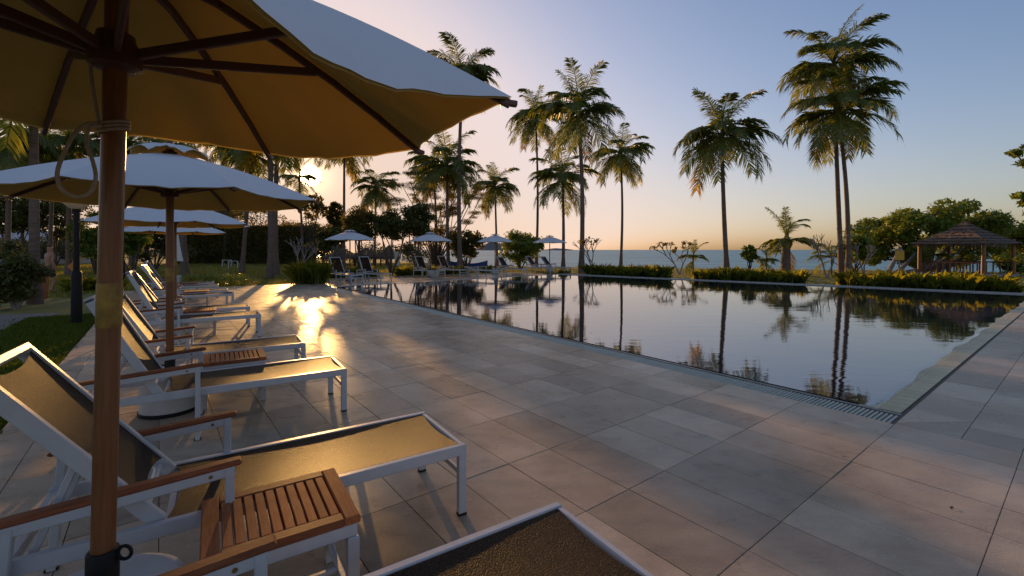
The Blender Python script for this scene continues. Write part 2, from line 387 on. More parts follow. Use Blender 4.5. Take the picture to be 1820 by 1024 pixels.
# ------------------------------------------------------------------ pool: water, lip, grating, coping
def lerp2(p, q, t): return p + (q - p) * t
pool = MB()
ring = [PN, PR, PF, PL]                   # counter-clockwise
NS = 160; rw = random.Random(5)
edge = [lerp2(PN, PR, i / NS) for i in range(NS + 1)]
e1n = (PR - PN).normalized(); outn = Vector((e1n.y, -e1n.x))
prof = [(-.16, -.004), (-.08, -.006), (-.02, -.012), (.03, -.024), (.06, -.040), (.075, -.06)]
wav = [.5 + .5 * math.sin(i * .21) * math.sin(i * .083 + 1) + .25 * math.sin(i * .6) for i in range(NS + 1)]
vs = []
for i, p in enumerate(edge):
    for (o_, z) in prof:
        q = p + outn * (o_ + (.06 * (wav[i] - .5) if o_ < .02 else .012 * wav[i]) * (1 if 0 < i < NS else .2)); vs.append((q.x, q.y, z))
k = len(prof); fs = []
for i in range(NS):
    for j in range(k - 1): fs.append((i * k + j, i * k + j + 1, (i + 1) * k + j + 1, (i + 1) * k + j))
n0 = len(vs); vs += [(PF.x, PF.y, -.004), (PL.x, PL.y, -.004)]
fs.append(tuple([i * k for i in range(NS + 1)] + [n0, n0 + 1]))
pool.add(vs, fs); tag(pool.build('pool_water', M_pool, smooth=True), kind='structure')
basin = MB().poly([PN + Vector((.0, -.1)), PR, PF, PL], -1.4, -.07); tag(basin.build('pool_basin', M_dark), kind='structure')
lip = thing('overflow_channel', 'pale slatted overflow grating along the near side of the pool', 'pool grating', (0, 0, 0))
b = MB(); gd = (GO1 - GO0).normalized(); gn = Vector((gd.y, -gd.x)); GW = .29
def quad_strip(b, p0, p1, n, w0, w1, z0, z1): b.poly([p0 + n * w0, p0 + n * w1, p1 + n * w1, p1 + n * w0][::-1], z0, z1)
quad_strip(b, GO0, GO1, gn, 0, GW + .13, -.3, -.05); b.build('gutter', M_dark, lip)
b = MB(); q0, q1 = GO0 + gn * (GW + .03), GO1 + gn * (GW + .03)
b.poly([q0, q0 + gn * .05, q1 + gn * .05, q1][::-1], -.045, -.002)
b.build('pool_lip', M_lip, lip)
Lg = (GO1 - GO0).length; pitch = .036; ng = int(Lg / pitch)
slm = MB().box((0, 0, 0), (GW - .01, .021, .03), None, .003).mesh('slat', M_slat)
ang = math.atan2(gn.y, gn.x)
rest = MB(); Mr = Matrix.Rotation(ang, 3, 'Z')
for i in range(ng):
    c = GO0 + gd * (pitch * (i + .6)) + gn * (GW / 2 + .005)
    if i < 290:
        o = ob('slat', slm, lip); o.location = (c.x, c.y, -.017 + rt.uniform(-.001, .001)); o.rotation_euler = (0, 0, ang)
    else: rest.box((c.x, c.y, -.017), (GW - .01, .021, .03), Mr)
tag(rest.build('slat_run', M_slat, lip), kind='stuff')
cop = tag(MB().poly([GO0 + e1n * .0 + outn * .0, GO0 + (PR - PN), PR + outn * .07, PN + outn * .07 + e1n * .1], -.3, -.052).build('pool_coping', M_joint), kind='structure')
mt = .166; c_base = GO0 + gn * (GW + .02)
crow = MB().box((0, 0, 0), (mt - .006, mt - .006, .03), None, .002).mesh('mosaic_tile', M_coping)
ea = math.atan2(e1n.y, e1n.x); edge_out = GO0
for i in range(112):
    for j in range(2):
        c = GO0 + e1n * (.40 + mt * (i + .5)) - outn * (.012 + mt * (j + .5))
        o = ob('mosaic_tile', crow, cop); o.location = (c.x, c.y, -.016 - .006 * j); o.rotation_euler = (0, 0, ea)
# pale coping of the far side and of the strip with the far loungers
b = MB(); fd = (PR - PF).normalized(); fn = Vector((-fd.y, fd.x))
b.poly([PF - fn * .02, PR - fn * .02 + fd * 3, PR + fn * .32 + fd * 3, PF + fn * .32], -.3, .035); tag(b.build('far_pool_kerb', M_edge), kind='structure')
b = MB(); ld = (PF - PL).normalized(); ln = Vector((-ld.y, ld.x))
b.poly([PL - ld * .35, PF + ld * .2, PF + ln * .28 + ld * .2, PL + ln * .28 - ld * .35], -.3, .006); tag(b.build('side_pool_kerb', M_edge), kind='structure')

# ------------------------------------------------------------------ lounger
LW, LL = .66, 1.92
RAIL_Z = .38                              # rail centre, top at .41
def lounger_meshes():
    m = {}
    b = MB()
    for y in (.02, LW - .02): b.bar((-.002, y, RAIL_Z), (-LL + .02, y, RAIL_Z), .036, .06)
    b.bar((-.02, .04, RAIL_Z + .002), (-.02, LW - .04, RAIL_Z + .002), .03, .05)
    b.bar((-1.40, .04, RAIL_Z - .01), (-1.40, LW - .04, RAIL_Z - .01), .03, .03); b.bar((-.72, .04, RAIL_Z - .02), (-.72, LW - .04, RAIL_Z - .02), .03, .03)
    b.bar((-LL + .04, .04, RAIL_Z), (-LL + .04, LW - .04, RAIL_Z), .035, .045)
    m['seat_frame'] = b.mesh('seat_frame', M_frame)
    m['leg'] = MB().box((0, 0, .18), (.046, .036, .352), None, .005).mesh('leg', M_frame)
    m['foot_pad'] = MB().box((0, 0, .008), (.05, .04, .016), None, .003).mesh('foot_pad', M_black)
    m['bolt'] = MB().tube([(0, -.021, 0), (0, .021, 0)], .008, 10).mesh('bolt', M_brass)
    m['stretcher'] = MB().bar((0, .035, .24), (0, LW - .035, .24), .022, .03).mesh('stretcher', M_frame)
    def sling(L, nx, ny, sag, bow):
        vs = []; fs = []
        for i in range(nx + 1):
            for j in range(ny + 1):
                u, v = i / nx, j / ny
                w = (1 - (2 * v - 1) ** 2); x = -L * u
                x += bow * w * (1 if u > .5 else -1) * (abs(2 * u - 1) ** 6)
                vs.append((x, .045 + (LW - .09) * v, -sag * w * (.35 + .65 * math.sin(math.pi * u))))
        for i in range(nx):
            for j in range(ny): a = i * (ny + 1) + j; fs.append((a, a + 1, a + ny + 2, a + ny + 1))
        b = MB(); b.add(vs, fs); nv = len(vs)
        b.add([(x, y, z - .003) for x, y, z in vs], [tuple(reversed(f)) for f in fs])
        return b.mesh('sling', M_sling, True)
    m['seat_sling'] = sling(1.38, 22, 10, .022, .03)
    m['back_sling'] = sling(.80, 14, 10, .02, .05)
    b = MB()
    for y in (.062, LW - .062): b.bar((.03, y, 0), (-.86, y, 0), .034, .06)
    b.bar((-.86, .045, 0), (-.86, LW - .045, 0), .034, .06); b.bar((-.04, .08, -.01), (-.04, LW - .08, -.01), .025, .025)
    m['back_frame'] = b.mesh('back_frame', M_frame)
    b = MB()                               # armrest frame: front post, rear post, top rail
    b.bar((-1.18, 0, .002), (-1.18, 0, .59), .036, .046, (0, 1, 0)); b.bar((-1.86, 0, .545), (-1.90, 0, .002), .036, .046, (0, 1, 0))
    b.bar((-1.16, 0, .578), (-1.88, 0, .535), .036, .044)
    m['arm_frame'] = b.mesh('arm_frame', M_frame)
    b = MB(); b.bar((-1.135, 0, .613), (-1.91, 0, .566), .058, .026, (0, 0, 1), .009); m['armrest'] = b.mesh('armrest', M_wood)
    return m
LM = lounger_meshes()
def lounger(p, rz, back, label, group, far=False):
    t = thing('sun_lounger', label, 'sun lounger', (p[0], p[1], 0), rz, group)
    ob('seat_frame', LM['seat_frame'], t)
    s = ob('seat_sling', LM['seat_sling'], t); s.location = (-.025, 0, RAIL_Z + .026)
    for y in (.02, LW - .02):
        l = ob('leg', LM['leg'], t); l.location = (-.025, y, 0); ob('foot_pad', LM['foot_pad'], l)
        y2 = -.018 if y < .1 else LW + .018
        a = ob('arm_frame', LM['arm_frame'], t); a.location = (0, y2, 0)
        ob('armrest', LM['armrest'], a)
        for bx, bz in ((-1.18, RAIL_Z), (-1.25, .572)):
            bo = ob('bolt', LM['bolt'], a); bo.location = (bx, 0, bz)
        for fx in (-1.18, -1.90): fp = ob('foot_pad', LM['foot_pad'], a); fp.location = (fx, 0, 0)
    st = ob('stretcher', LM['stretcher'], t); st.location = (-.025, 0, 0)
    bf = ob('back_frame', LM['back_frame'], t); bf.location = (-1.45, 0, RAIL_Z + .035); bf.rotation_euler = (0, R(back), 0)
    bs = ob('back_sling', LM['back_sling'], bf); bs.location = (-.045, 0, .022)
    c, sn = math.cos(R(back)), math.sin(R(back))
    for y in (.11, LW - .11):
        x0, z0 = -1.45 - c * .40, RAIL_Z + .02 + sn * .40
        b = MB(); b.bar((x0 - .01, y, z0 - .03), (-1.83, y, RAIL_Z - .02), .016, .028); b.build('prop_strut', M_frame, t)
    return t
UR = math.atan2(.542, .84); UV = Vector((-.542, .84)); UU = Vector((.84, .542))
grp = 'sun loungers in the row along the near deck'
row = [ # near foot corner, back angle, label
    (Vector((.2045, 2.063)) - UV * LW, 12, 'dark sling lounger at the bottom edge, only its foot end in view'),
    (Vector((-.264, 2.659)), 52, 'nearest whole lounger with golden reclined back beside the slatted table'),
    (Vector((-1.583, 4.36)), 62, 'second lounger back from the camera, raised back, round base under it'),
    (Vector((-2.53, 5.576)), 60, 'lounger just behind the second slatted table, golden lit back'),
    (Vector((-4.44, 8.04)), 64, 'fifth lounger along the row, its foot in front of the third table'),
    (Vector((-5.28, 9.16)), 58, 'sixth lounger along the row, just behind the third table'),
    (Vector((-7.25, 11.85)), 60, 'seventh lounger along the row, in front of the fourth table'),
    (Vector((-8.1, 12.95)), 55, 'eighth lounger along the row, behind the fourth table'),
    (Vector((-9.5, 14.7)), 60, 'ninth lounger along the row, last but one towards the lawn'),
    (Vector((-10.4, 15.85)), 60, 'last lounger of the near row, beside the lawn hedge')]
for p, bk, lb in row: lounger(p, UR, bk, lb, grp)

# ------------------------------------------------------------------ side tables
TW, TL_, TH = .49, .555, .45
def table_meshes():
    m = {}
    m['slat'] = MB().box((0, 0, 0), (.0342, TW - .122, .030), None, .003).mesh('slat', M_woody)
    m['end'] = MB().box((0, 0, 0), (.062, TW, .034), None, .005).mesh('end_board', M_woody)
    m['edge'] = MB().box((0, 0, 0), (TL_ - .128, .058, .034), None, .004).mesh('edge_board', M_wood)
    b = MB()
    for y in (-TW / 2 + .03, TW / 2 - .03): b.bar((-TL_ / 2 + .01, y, TH - .065), (TL_ / 2 - .01, y, TH - .065), .04, .055)
    for x in (-TL_ / 2 + .03, TL_ / 2 - .03): b.bar((x, -TW / 2 + .05, TH - .066), (x, TW / 2 - .05, TH - .066), .04, .05)
    b.bar((0, -TW / 2 + .05, TH - .06), (0, TW / 2 - .05, TH - .06), .035, .03)
    m['apron'] = b.mesh('apron', M_frame)
    m['leg'] = MB().box((0, 0, (TH - .093) / 2), (.046, .046, TH - .093), None, .005).mesh('leg', M_frame)
    b = MB()
    for x in (-TL_ / 2 + .03, TL_ / 2 - .03): b.bar((x, -TW / 2 + .05, .09), (x, TW / 2 - .05, .09), .025, .025)
    b.bar((-TL_ / 2 + .03, 0, .09), (TL_ / 2 - .03, 0, .09), .024, .022)
    m['stretcher'] = b.mesh('stretcher', M_frame)
    return m
TM = table_meshes()
def table(c, rz, label):
    t = thing('side_table', label, 'side table', (c[0], c[1], 0), rz, 'slatted side tables between the loungers')
    zt = TH - .019; x0 = -TL_ / 2 + .066; step = (TL_ - .132) / 10
    for i in range(10):
        o = ob('slat', TM['slat'], t); o.location = (x0 + step * (i + .5), 0, zt)
    for s in (-1, 1):
        o = ob('end_board', TM['end'], t); o.location = (s * (TL_ / 2 - .031), 0, zt)
        o = ob('edge_board', TM['edge'], t); o.location = (0, s * (TW / 2 - .029), zt)
        for q in (-1, 1):
            o = ob('leg', TM['leg'], t); o.location = (s * (TL_ / 2 - .026), q * (TW / 2 - .026), 0)
    ob('apron', TM['apron'], t); ob('stretcher', TM['stretcher'], t); return t
def tpos(near, s): # between a lounger whose near foot corner is `near` and the next one
    q = near + UV * (LW + .37) - UU * s; return q
table(Vector((-.998, 1.945)), UR + .01, 'nearest slatted teak side table with white legs, in the foreground')
table(tpos(row[2][0], .90), UR, 'second slatted side table from the camera, beyond the raised lounger')
table(tpos(row[4][0], .95), UR, 'third slatted side table along the row of loungers')
table(tpos(row[6][0], .85), UR, 'fourth slatted side table along the row of loungers')
table(tpos(row[8][0], .85), UR, 'farthest slatted side table of the near row, by the lawn')

# ------------------------------------------------------------------ umbrellas
UR_R, Z_RIM, Z_APEX = 1.33, 2.15, 2.62
def canopy_mesh(r0, r1, za, zr, sag0, inw0, arch, mt_, dz=0, nt_=9, na=10, name='canopy', sags=None, twist=None, drop=None):
    b = MB()
    for k in range(8):
        sag, inw = (sags or {}).get(k, (sag0, inw0))
        a0, a1 = k * math.pi / 4 + R((twist or {}).get(k, 0)), (k + 1) * math.pi / 4 + R((twist or {}).get((k + 1) % 8, 0)); d0, d1 = (drop or {}).get(k, 0), (drop or {}).get((k + 1) % 8, 0)
        c0, c1 = Vector((math.cos(a0), math.sin(a0))), Vector((math.cos(a1), math.sin(a1)))
        vs = []; fs = []
        for i in range(nt_ + 1):
            t = r0 + (r1 - r0) * i / nt_; tt = (t - r0) / (r1 - r0)
            for j in range(na + 1):
                f = j / na; w = 1 - (2 * f - 1) ** 2
                p = (c0 + (c1 - c0) * f) * t * (1 - inw * w * tt ** 2)
                fl = .035 * math.sin(math.pi * tt)     # ribs bow a little
                z = za + (zr - za) * tt + fl - sag * w * tt ** 1.3 + arch * w * tt ** 2 + dz - (d0 + (d1 - d0) * f) * tt
                z += .0045 * tt * w * (math.sin(f * 23 + k * 2.1 + tt * 3) + .6 * math.sin(f * 41 - tt * 7 + k))
                vs.append((p.x, p.y, z))
        for i in range(nt_):
            for j in range(na): q = i * (na + 1) + j; fs.append((q, q + 1, q + na + 2, q + na + 1))
        b.add(vs, fs)
    return b.mesh(name, mt_, True)
UM = {}
UM['canopy'] = canopy_mesh(.20, UR_R, Z_APEX - .06, Z_RIM, .03, .05, 0, M_canvas)
UM['underside'] = canopy_mesh(.20, UR_R - .004, Z_APEX - .06, Z_RIM, .03, .05, 0, M_underside, -.008, name='underside')  # added layer below the canvas, carries the painted underside shade
TWIST, DROP = {7: -9, 6: -4}, {7: .20, 6: .22, 5: .12}
slack = {7: (.05, .12), 0: (.05, .09), 1: (.05, .04), 6: (.10, .12), 2: (-.01, .03), 3: (-.005, .03)}   # the loose foreground canopy
UM['canopy1'] = canopy_mesh(.20, UR_R, Z_APEX - .06, Z_RIM, .03, .05, 0, M_canvas, sags=slack, na=16, nt_=14, twist=TWIST, drop=DROP)
UM['underside1'] = canopy_mesh(.20, UR_R - .004, Z_APEX - .06, Z_RIM, .03, .05, 0, M_underside, -.008, name='underside', sags=slack, na=16, nt_=14, twist=TWIST, drop=DROP)
UM['vent'] = canopy_mesh(.02, .34, Z_APEX + .055, Z_APEX - .06, .0, .05, .055, M_canvas, nt_=5, name='vent_cap')
UM['ventu'] = canopy_mesh(.02, .336, Z_APEX + .055, Z_APEX - .06, .0, .05, .055, M_underside, -.006, nt_=5, name='vent_underside')
def rib_z(r):
    tt = max(0, (r - .20) / (UR_R - .20)); return Z_APEX - .06 + (Z_RIM - Z_APEX + .06) * tt + .035 * math.sin(math.pi * tt) - .034
rr_ = [.05, .3, .55, .8, 1.05, UR_R - .01]
def rib_meshes(dr):
    z_ = lambda r: rib_z(r) - dr * max(0, (r - .2) / (UR_R - .2)); b = MB()
    for q0, q1 in zip(rr_[:-1], rr_[1:]): b.bar((q0, 0, z_(q0)), (q1 + .004, 0, z_(q1)), .020, .030, bev=.003)
    b.bar((UR_R - .03, 0, z_(UR_R) + .012), (UR_R + .02, 0, z_(UR_R) + .008), .024, .022)
    return b.mesh('rib', M_rib), MB().bar((.055, 0, 2.20), (.70, 0, z_(.70) - .01), .018, .034).mesh('strut', M_rib)
UM['rib'], UM['strut'] = rib_meshes(0)
HUBZ = 2.20
UM['hub'] = MB().lathe([(.05, 0), (.072, .012), (.072, .075), (.055, .095), (.05, .12)], (0, 0, HUBZ - .055), 16).mesh('hub', M_rib, True)
UM['crown'] = MB().lathe([(.05, 0), (.06, .02), (.06, .09), (.04, .1)], (0, 0, Z_APEX - .1), 16).mesh('crown_hub', M_rib, True)
UM['finial'] = MB().lathe([(.02, 0), (.028, .02), (.024, .05), (.008, .065)], (0, 0, Z_APEX + .05), 12).mesh('finial', M_rib, True)
UM['pole'] = MB().lathe([(.0325, .44), (.0325, 1.0), (.0325, 2.0), (.031, Z_APEX + .02)], n=20).mesh('pole', M_pole, True)
UM['sleeve'] = MB().lathe([(.0337, 1.295), (.0345, 1.30), (.0345, 1.435), (.0337, 1.44)], n=24).mesh('joint_sleeve', M_brass, True)
b = MB().lathe([(.044, .38), (.044, .555), (.040, .56), (.030, .56)], n=20); UM['base_sleeve'] = b.mesh('base_sleeve', M_black, True)
UM['eye'] = MB().tube([(.065 + .020 * math.cos(q), 0, .545 + .022 * math.sin(q)) for q in [2 * math.pi * i / 16 for i in range(17)]], .006, 6).mesh('eye_bolt', M_black, True)
UM['base'] = MB().lathe([(.235, 0), (.24, .03), (.235, .05), (.235, .36), (.225, .40), (.19, .415), (.05, .425)], n=32).mesh('base', M_conc, True)
UM['rim'] = MB().lathe([(.242, .0), (.247, .004), (.247, .032), (.242, .036)], n=32).mesh('base_rim', M_black, True)
UM['handle'] = MB().tube([(-.07, -.15, .40), (-.07, -.15, .475), (-.05, -.15, .495), (.05, -.15, .495), (.07, -.15, .475), (.07, -.15, .40)], .008, 8).mesh('handle', M_black, True)
def umbrella(x, y, label, rz=R(8), lean=(0, 0), group='cream octagonal umbrellas over the loungers', base=True, s=1.0, loose=''):
    t = thing('patio_umbrella', label, 'umbrella', (x, y, 0), 0, group); t.rotation_euler = (lean[0], lean[1], rz); t.scale = (s, s, 1 if loose else .955)
    c = ob('canopy', UM['canopy' + loose], t); ob('underside', UM['underside' + loose], c); v = ob('vent_cap', UM['vent'], t); ob('vent_underside', UM['ventu'], v)
    for k in range(8):
        rm, sm_ = rib_meshes(DROP[k]) if loose and k in DROP else (UM['rib'], UM['strut'])
        o = ob('rib', rm, t); o.rotation_euler = (0, 0, k * math.pi / 4 + (R(TWIST.get(k, 0)) if loose else 0)); ob('strut', sm_, o)
    for n_ in ('hub', 'crown', 'finial', 'pole'):
        ob({'crown': 'crown_hub'}.get(n_, n_), UM[n_], t)
    ob('joint_sleeve', UM['sleeve'], t); bs = ob('base_sleeve', UM['base_sleeve'], t); ob('eye_bolt', UM['eye'], bs)
    if base:
        bb = ob('base', UM['base'], t); ob('base_rim', UM['rim'], bb); ob('handle', UM['handle'], bb)
    return t
U1 = umbrella(-1.365, 1.50, 'large foreground umbrella with rope loop tied to its pole', lean=(0, R(1.3)), loose='1')
umbrella(-3.30, 4.38, 'second umbrella along the row, seen whole behind the foreground pole', R(10))
umbrella(-6.50, 8.75, 'third umbrella along the row, half hidden below the second canopy', R(4))
umbrella(-9.75, 13.1, 'fourth umbrella along the row, the lowest sliver of canopy', R(14))
# rope on the first pole (tied to it: a part of the umbrella)
b = MB()
for k in range(3): b.tube([(.039 * math.cos(q), .039 * math.sin(q), 1.945 + .012 * k + .012 * math.cos(q)) for q in [2 * math.pi * i / 20 for i in range(21)]], .0055, 6)
lp = [(-.03, -.03, 1.955), (-.065, -.045, 1.945), (-.095, -.05, 1.90), (-.125, -.05, 1.80), (-.122, -.05, 1.745), (-.10, -.05, 1.720), (-.075, -.05, 1.715), (-.05, -.05, 1.735), (-.040, -.05, 1.78), (-.048, -.05, 1.83), (-.062, -.05, 1.88), (-.058, -.045, 1.935), (-.03, -.035, 1.95)]
def smooth_path(p, n=6):
    p = [Vector(q) for q in p]; out = []
    for i in range(len(p) - 1):
        a, b_, c, d = p[max(i - 1, 0)], p[i], p[i + 1], p[min(i + 2, len(p) - 1)]
        for k in range(n):
            t = k / n; out.append(.5 * ((2 * b_) + (c - a) * t + (2 * a - 5 * b_ + 4 * c - d) * t * t + (3 * b_ - a - 3 * c + d) * t ** 3))
    return out + [p[-1]]
b.tube(smooth_path(lp), .0058, 7); b.tube(smooth_path([(-.035, -.02, 1.95), (-.05, -.01, 2.05), (-.06, 0, 2.15), (-.05, .01, 2.22)]), .005, 6)
rope = b.build('rope', M_rope, U1, True); rope.rotation_euler = (0, 0, R(34))
# closed umbrella and the four beyond the pool
b = MB(); prof = [(.03, 2.55), (.06, 2.5), (.10, 2.2), (.15, 1.7), (.20, 1.25), (.23, 1.05)]
vs = []; fs = []; n = 24
for i, (r, z) in enumerate(prof):
    for k in range(n):
        q = 2 * math.pi * k / n; rr = r * (1 + .28 * math.cos(8 * q) * (i / 5)); vs.append((rr * math.cos(q), rr * math.sin(q), z))
for i in range(len(prof) - 1):
    for k in range(n): fs.append((i * n + k, i * n + (k + 1) % n, (i + 1) * n + (k + 1) % n, (i + 1) * n + k))
b.add(vs, fs); p = at(312, 20)
cu = thing('closed_umbrella', 'folded pale umbrella standing behind the umbrella poles by the lawn', 'umbrella', (p.x, p.y, 0))
b.build('canopy', M_canvas, cu, True); ob('pole', UM['pole'], cu); bb = ob('base', UM['base'], cu)
gf = 'umbrellas on the far side of the pool'
for px, d, lb in ((622, 23.0, 'leftmost of the four umbrellas beyond the pool'), (765, 26, 'second from the left of the umbrellas beyond the pool'),
                  (880, 29, 'third umbrella beyond the pool, with thick palm trunk close behind'), (977, 32, 'rightmost umbrella beyond the pool, against the sea')):
    p = at(px, d); umbrella(p.x, p.y, lb, R(random.uniform(0, 40)), group=gf, s=.92)

# loungers beyond the pool
fr_ = math.atan2(-.6, .8); gl = 'sun loungers on the far side of the pool'
FU = Vector((.8, -.6)); FV = Vector((.6, .8))
for (px, py, bk, lb) in ((628, 505, 62, 'leftmost lounger beyond the pool, beside the spiky shrub'), (681, 502.5, 64, 'second lounger beyond the pool, right of the leftmost one'),
                         (781, 494.5, 60, 'lounger under the second far umbrella, left of the pair'), (822, 492.5, 60, 'lounger under the second far umbrella, right of the pair'),
                         (884, 494, 8, 'far lounger with its back folded flat, near the third umbrella'), (933, 490.5, 52, 'far lounger with reclined back, left of the far corner group'),
                         (984, 487.5, 50, 'middle lounger of the far corner group'), (1011, 486.8, 50, 'rightmost lounger beyond the pool, at the far corner')):
    p = gp(px, py); q = Vector((p.x, p.y)) + out_dir * .25; lounger(q, fr_, bk, lb, gl)
def pot(p, label, r=.3, h=.5, m=M_terra, name='flower_pot', plant=True):
    t = thing(name, label, 'pot', p)
    MB().lathe([(r * .55, 0), (r * .6, .02), (r * .85, h * .4), (r, h * .75), (r * .9, h * .92), (r * 1.02, h), (r * .88, h), (r * .8, h * .9)], n=24).build('vessel', m, t, True)
    return t

# ------------------------------------------------------------------ vegetation helpers
rng = np.random.default_rng(11)
def leaf_cloud(blobs, n, size, flat=.3, aspect=.45, shell=.5, upbias=.4):
    """blobs: list of (x,y,z,rx,ry,rz); leaves as folded quads scattered in their outer volume"""
    B = np.array(blobs, float); vol = (B[:, 3] * B[:, 4] * B[:, 5]) ** (2 / 3); pr = vol / vol.sum()
    k = rng.choice(len(B), n, p=pr); d = rng.normal(size=(n, 3)); d /= np.linalg.norm(d, axis=1)[:, None]
    r = shell + (1 - shell) * rng.random(n) ** .6; r *= rng.uniform(.8, 1.12, n)
    c = B[k, :3] + d * B[k, 3:] * r[:, None]
    ax = d * .6 + rng.normal(size=(n, 3)) * .7; ax[:, 2] = ax[:, 2] * (1 - flat) + upbias * rng.normal(size=n) * .4; ax /= np.linalg.norm(ax, axis=1)[:, None]
    sd = np.cross(ax, rng.normal(size=(n, 3)) * .5 + np.array([0, 0, 1.])); sd /= np.linalg.norm(sd, axis=1)[:, None] + 1e-9
    L = size * rng.uniform(.6, 1.35, n)[:, None]; w = L * aspect * .5
    Q = np.stack([c - ax * L * .5, c + sd * w + ax * L * .1, c + ax * L * .5, c - sd * w + ax * L * .1], 1)
    return Q
def blob_fill(cx, cy, cz, rx, ry, rz, k, s0, s1, seed=0):
    r_ = random.Random(seed); out = []
    for _ in range(k):
        while True:
            u = Vector((r_.uniform(-1, 1), r_.uniform(-1, 1), r_.uniform(-1, 1)))
            if u.length < 1: break
        s_ = r_.uniform(s0, s1); out.append((cx + u.x * rx, cy + u.y * ry, cz + u.z * rz, s_, s_, s_ * r_.uniform(.55, .85)))
    return out
def branches(b, base, tips, r0, r1=.02, seed=0, n=6):
    r_ = random.Random(seed)
    for tp in tips:
        a, c = Vector(base), Vector(tp); mid = (a + c) / 2 + Vector((r_.uniform(-.2, .2), r_.uniform(-.2, .2), r_.uniform(.0, .3))) * (c - a).length * .4
        pts = smooth_path([a, (a + mid) / 2 + Vector((0, 0, .05)), mid, c], 3); m_ = len(pts)
        b.tube(pts, [r0 + (r1 - r0) * i / (m_ - 1) for i in range(m_)], n)
    return b
def blades(pts, h, w, lean=.5, droop=.3):
    n = len(pts); P = np.asarray(pts, float); q = rng.uniform(0, 2 * np.pi, n); hh = h * rng.uniform(.5, 1.2, n); ln = lean * rng.uniform(.2, 1, n)
    dx = np.stack([np.cos(q), np.sin(q), np.zeros(n)], 1); sx = np.stack([-np.sin(q), np.cos(q), np.zeros(n)], 1) * (w / 2)
    mid = P + dx * (ln * hh * .35)[:, None] + np.array([0, 0, 1.]) * (hh * .6)[:, None]
    tip = P + dx * (ln * hh)[:, None] + np.array([0, 0, 1.]) * (hh * (1 - droop * ln))[:, None]
    return np.stack([P - sx, P + sx, mid + sx * .8, tip, mid - sx * .8], 1)

# palm fronds -----------------------------------------------------
def frond_mesh(elev, droop, seed, m_):
    r_ = random.Random(seed); n = 60; pts = []; p = Vector((0, 0, 0)); a = elev; L = 1.0; side = r_.uniform(-.25, .25)
    for i in range(n + 1):
        t = i / n; pts.append(p.copy()); a2 = a - droop * t ** 1.5
        p = p + Vector((math.cos(a2), side * t * .6, math.sin(a2))) * (L / n)
    b = MB(); b.tube(pts[::3], [.014 * (1 - .85 * i / len(pts[::3])) for i in range(len(pts[::3]))], 4)
    nst = len(b.f)
    for i in range(5, n):
        t = i / n; tg = (pts[min(i + 1, n)] - pts[i - 1]).normalized(); sd = Vector((0, 0, 1)).cross(tg)
        sd = sd.normalized() if sd.length > .05 else Vector((0, 1, 0)); up = tg.cross(sd)
        ll = (.37 * min(1, (t - .06) * 4) * (1 - .62 * max(0, t - .35) / .65)) * r_.uniform(.8, 1.15)
        for s in (-1, 1):
            if r_.random() < .06: continue
            fw = .55 + .5 * t + r_.uniform(-.15, .15); d = (sd * s + tg * fw + up * r_.uniform(-.1, .35)).normalized()
            q0 = pts[i]; hang = r_.uniform(.2, .72)
            q1 = q0 + d * ll * .5 - Vector((0, 0, ll * hang * .25)); q2 = q0 + d * ll * .92 - Vector((0, 0, ll * hang))
            wv = tg.cross(d).cross(d).normalized() if abs(tg.dot(d)) < .98 else up
            w = .0082 * r_.uniform(.8, 1.2)
            b.add([q0 - wv * w * .5, q0 + wv * w * .5, q1 + wv * w, q2, q1 - wv * w], [(0, 1, 2, 3, 4)])
    m = b.mesh('frond', m_); m.materials.append(M_rach)
    for k_ in range(nst): m.polygons[k_].material_index = 1
    return m
FR = {'up': [frond_mesh(R(e), R(dr), 20 + i, M_frond) for i, (e, dr) in enumerate(((80, 45), (68, 60), (72, 95), (58, 75)))],
      'mid': [frond_mesh(R(e), R(dr), 40 + i, M_frond) for i, (e, dr) in enumerate(((40, 80), (28, 85), (35, 110), (15, 80), (22, 100)))],
      'low': [frond_mesh(R(e), R(dr), 60 + i, M_frond) for i, (e, dr) in enumerate(((-5, 70), (-20, 55), (-38, 45), (-12, 80)))],
      'dry': [frond_mesh(R(e), R(dr), 80 + i, M_frondy) for i, (e, dr) in enumerate(((-35, 45), (-52, 30)))]}
GP = 'coconut palms round the pool'
def palm(base, crown, Rm, label, seed, rtr=.17, nf=(5, 11, 8, 1), group=GP):
    r_ = random.Random(seed); base, crown = Vector(base), Vector(crown)
    t = thing('coconut_palm', label, 'palm tree', base, 0, group)
    c = crown - base; bend = Vector((r_.uniform(-.25, .25), r_.uniform(-.2, .2), 0)) * (c.z * .06)
    pts = [c * (i / 14) + bend * math.sin(math.pi * i / 14) for i in range(15)]; pts[0].z -= .1
    for q in pts: q.x += (c.x) * (-.18) * math.sin(math.pi * q.z / max(c.z, .1))
    rad = [.86 * rtr * (1.55 if i == 0 else 1.18 if i == 1 else 1 - .38 * i / 14) * (1 + .03 * (i % 2)) for i in range(15)]
    MB().tube(pts, rad, 10).build('trunk', M_bark, t, True)
    cr = ob('crown', MB().lathe([(rtr * .6, -.35), (rtr * .95, -.1), (rtr * .9, .1), (rtr * .35, .45), (.02, .8)], n=8).mesh('crown', M_rach, True), t); cr.location = c
    for kind, k in zip(('up', 'mid', 'low', 'dry'), nf):
        a0 = r_.uniform(0, 6.28)
        for i in range(k):
            o = ob('frond', r_.choice(FR[kind]), cr); o.rotation_euler = (r_.uniform(-.12, .12), r_.uniform(-.15, .15), a0 + 6.283 * (i + r_.uniform(-.3, .3)) / k)
            o.location = (0, 0, {'up': .3, 'mid': .12, 'low': -.05, 'dry': -.12}[kind]); s_ = Rm * r_.uniform(.86, 1.12); o.scale = (s_, s_ * r_.choice((-1, 1)) if False else s_, s_)
    return t
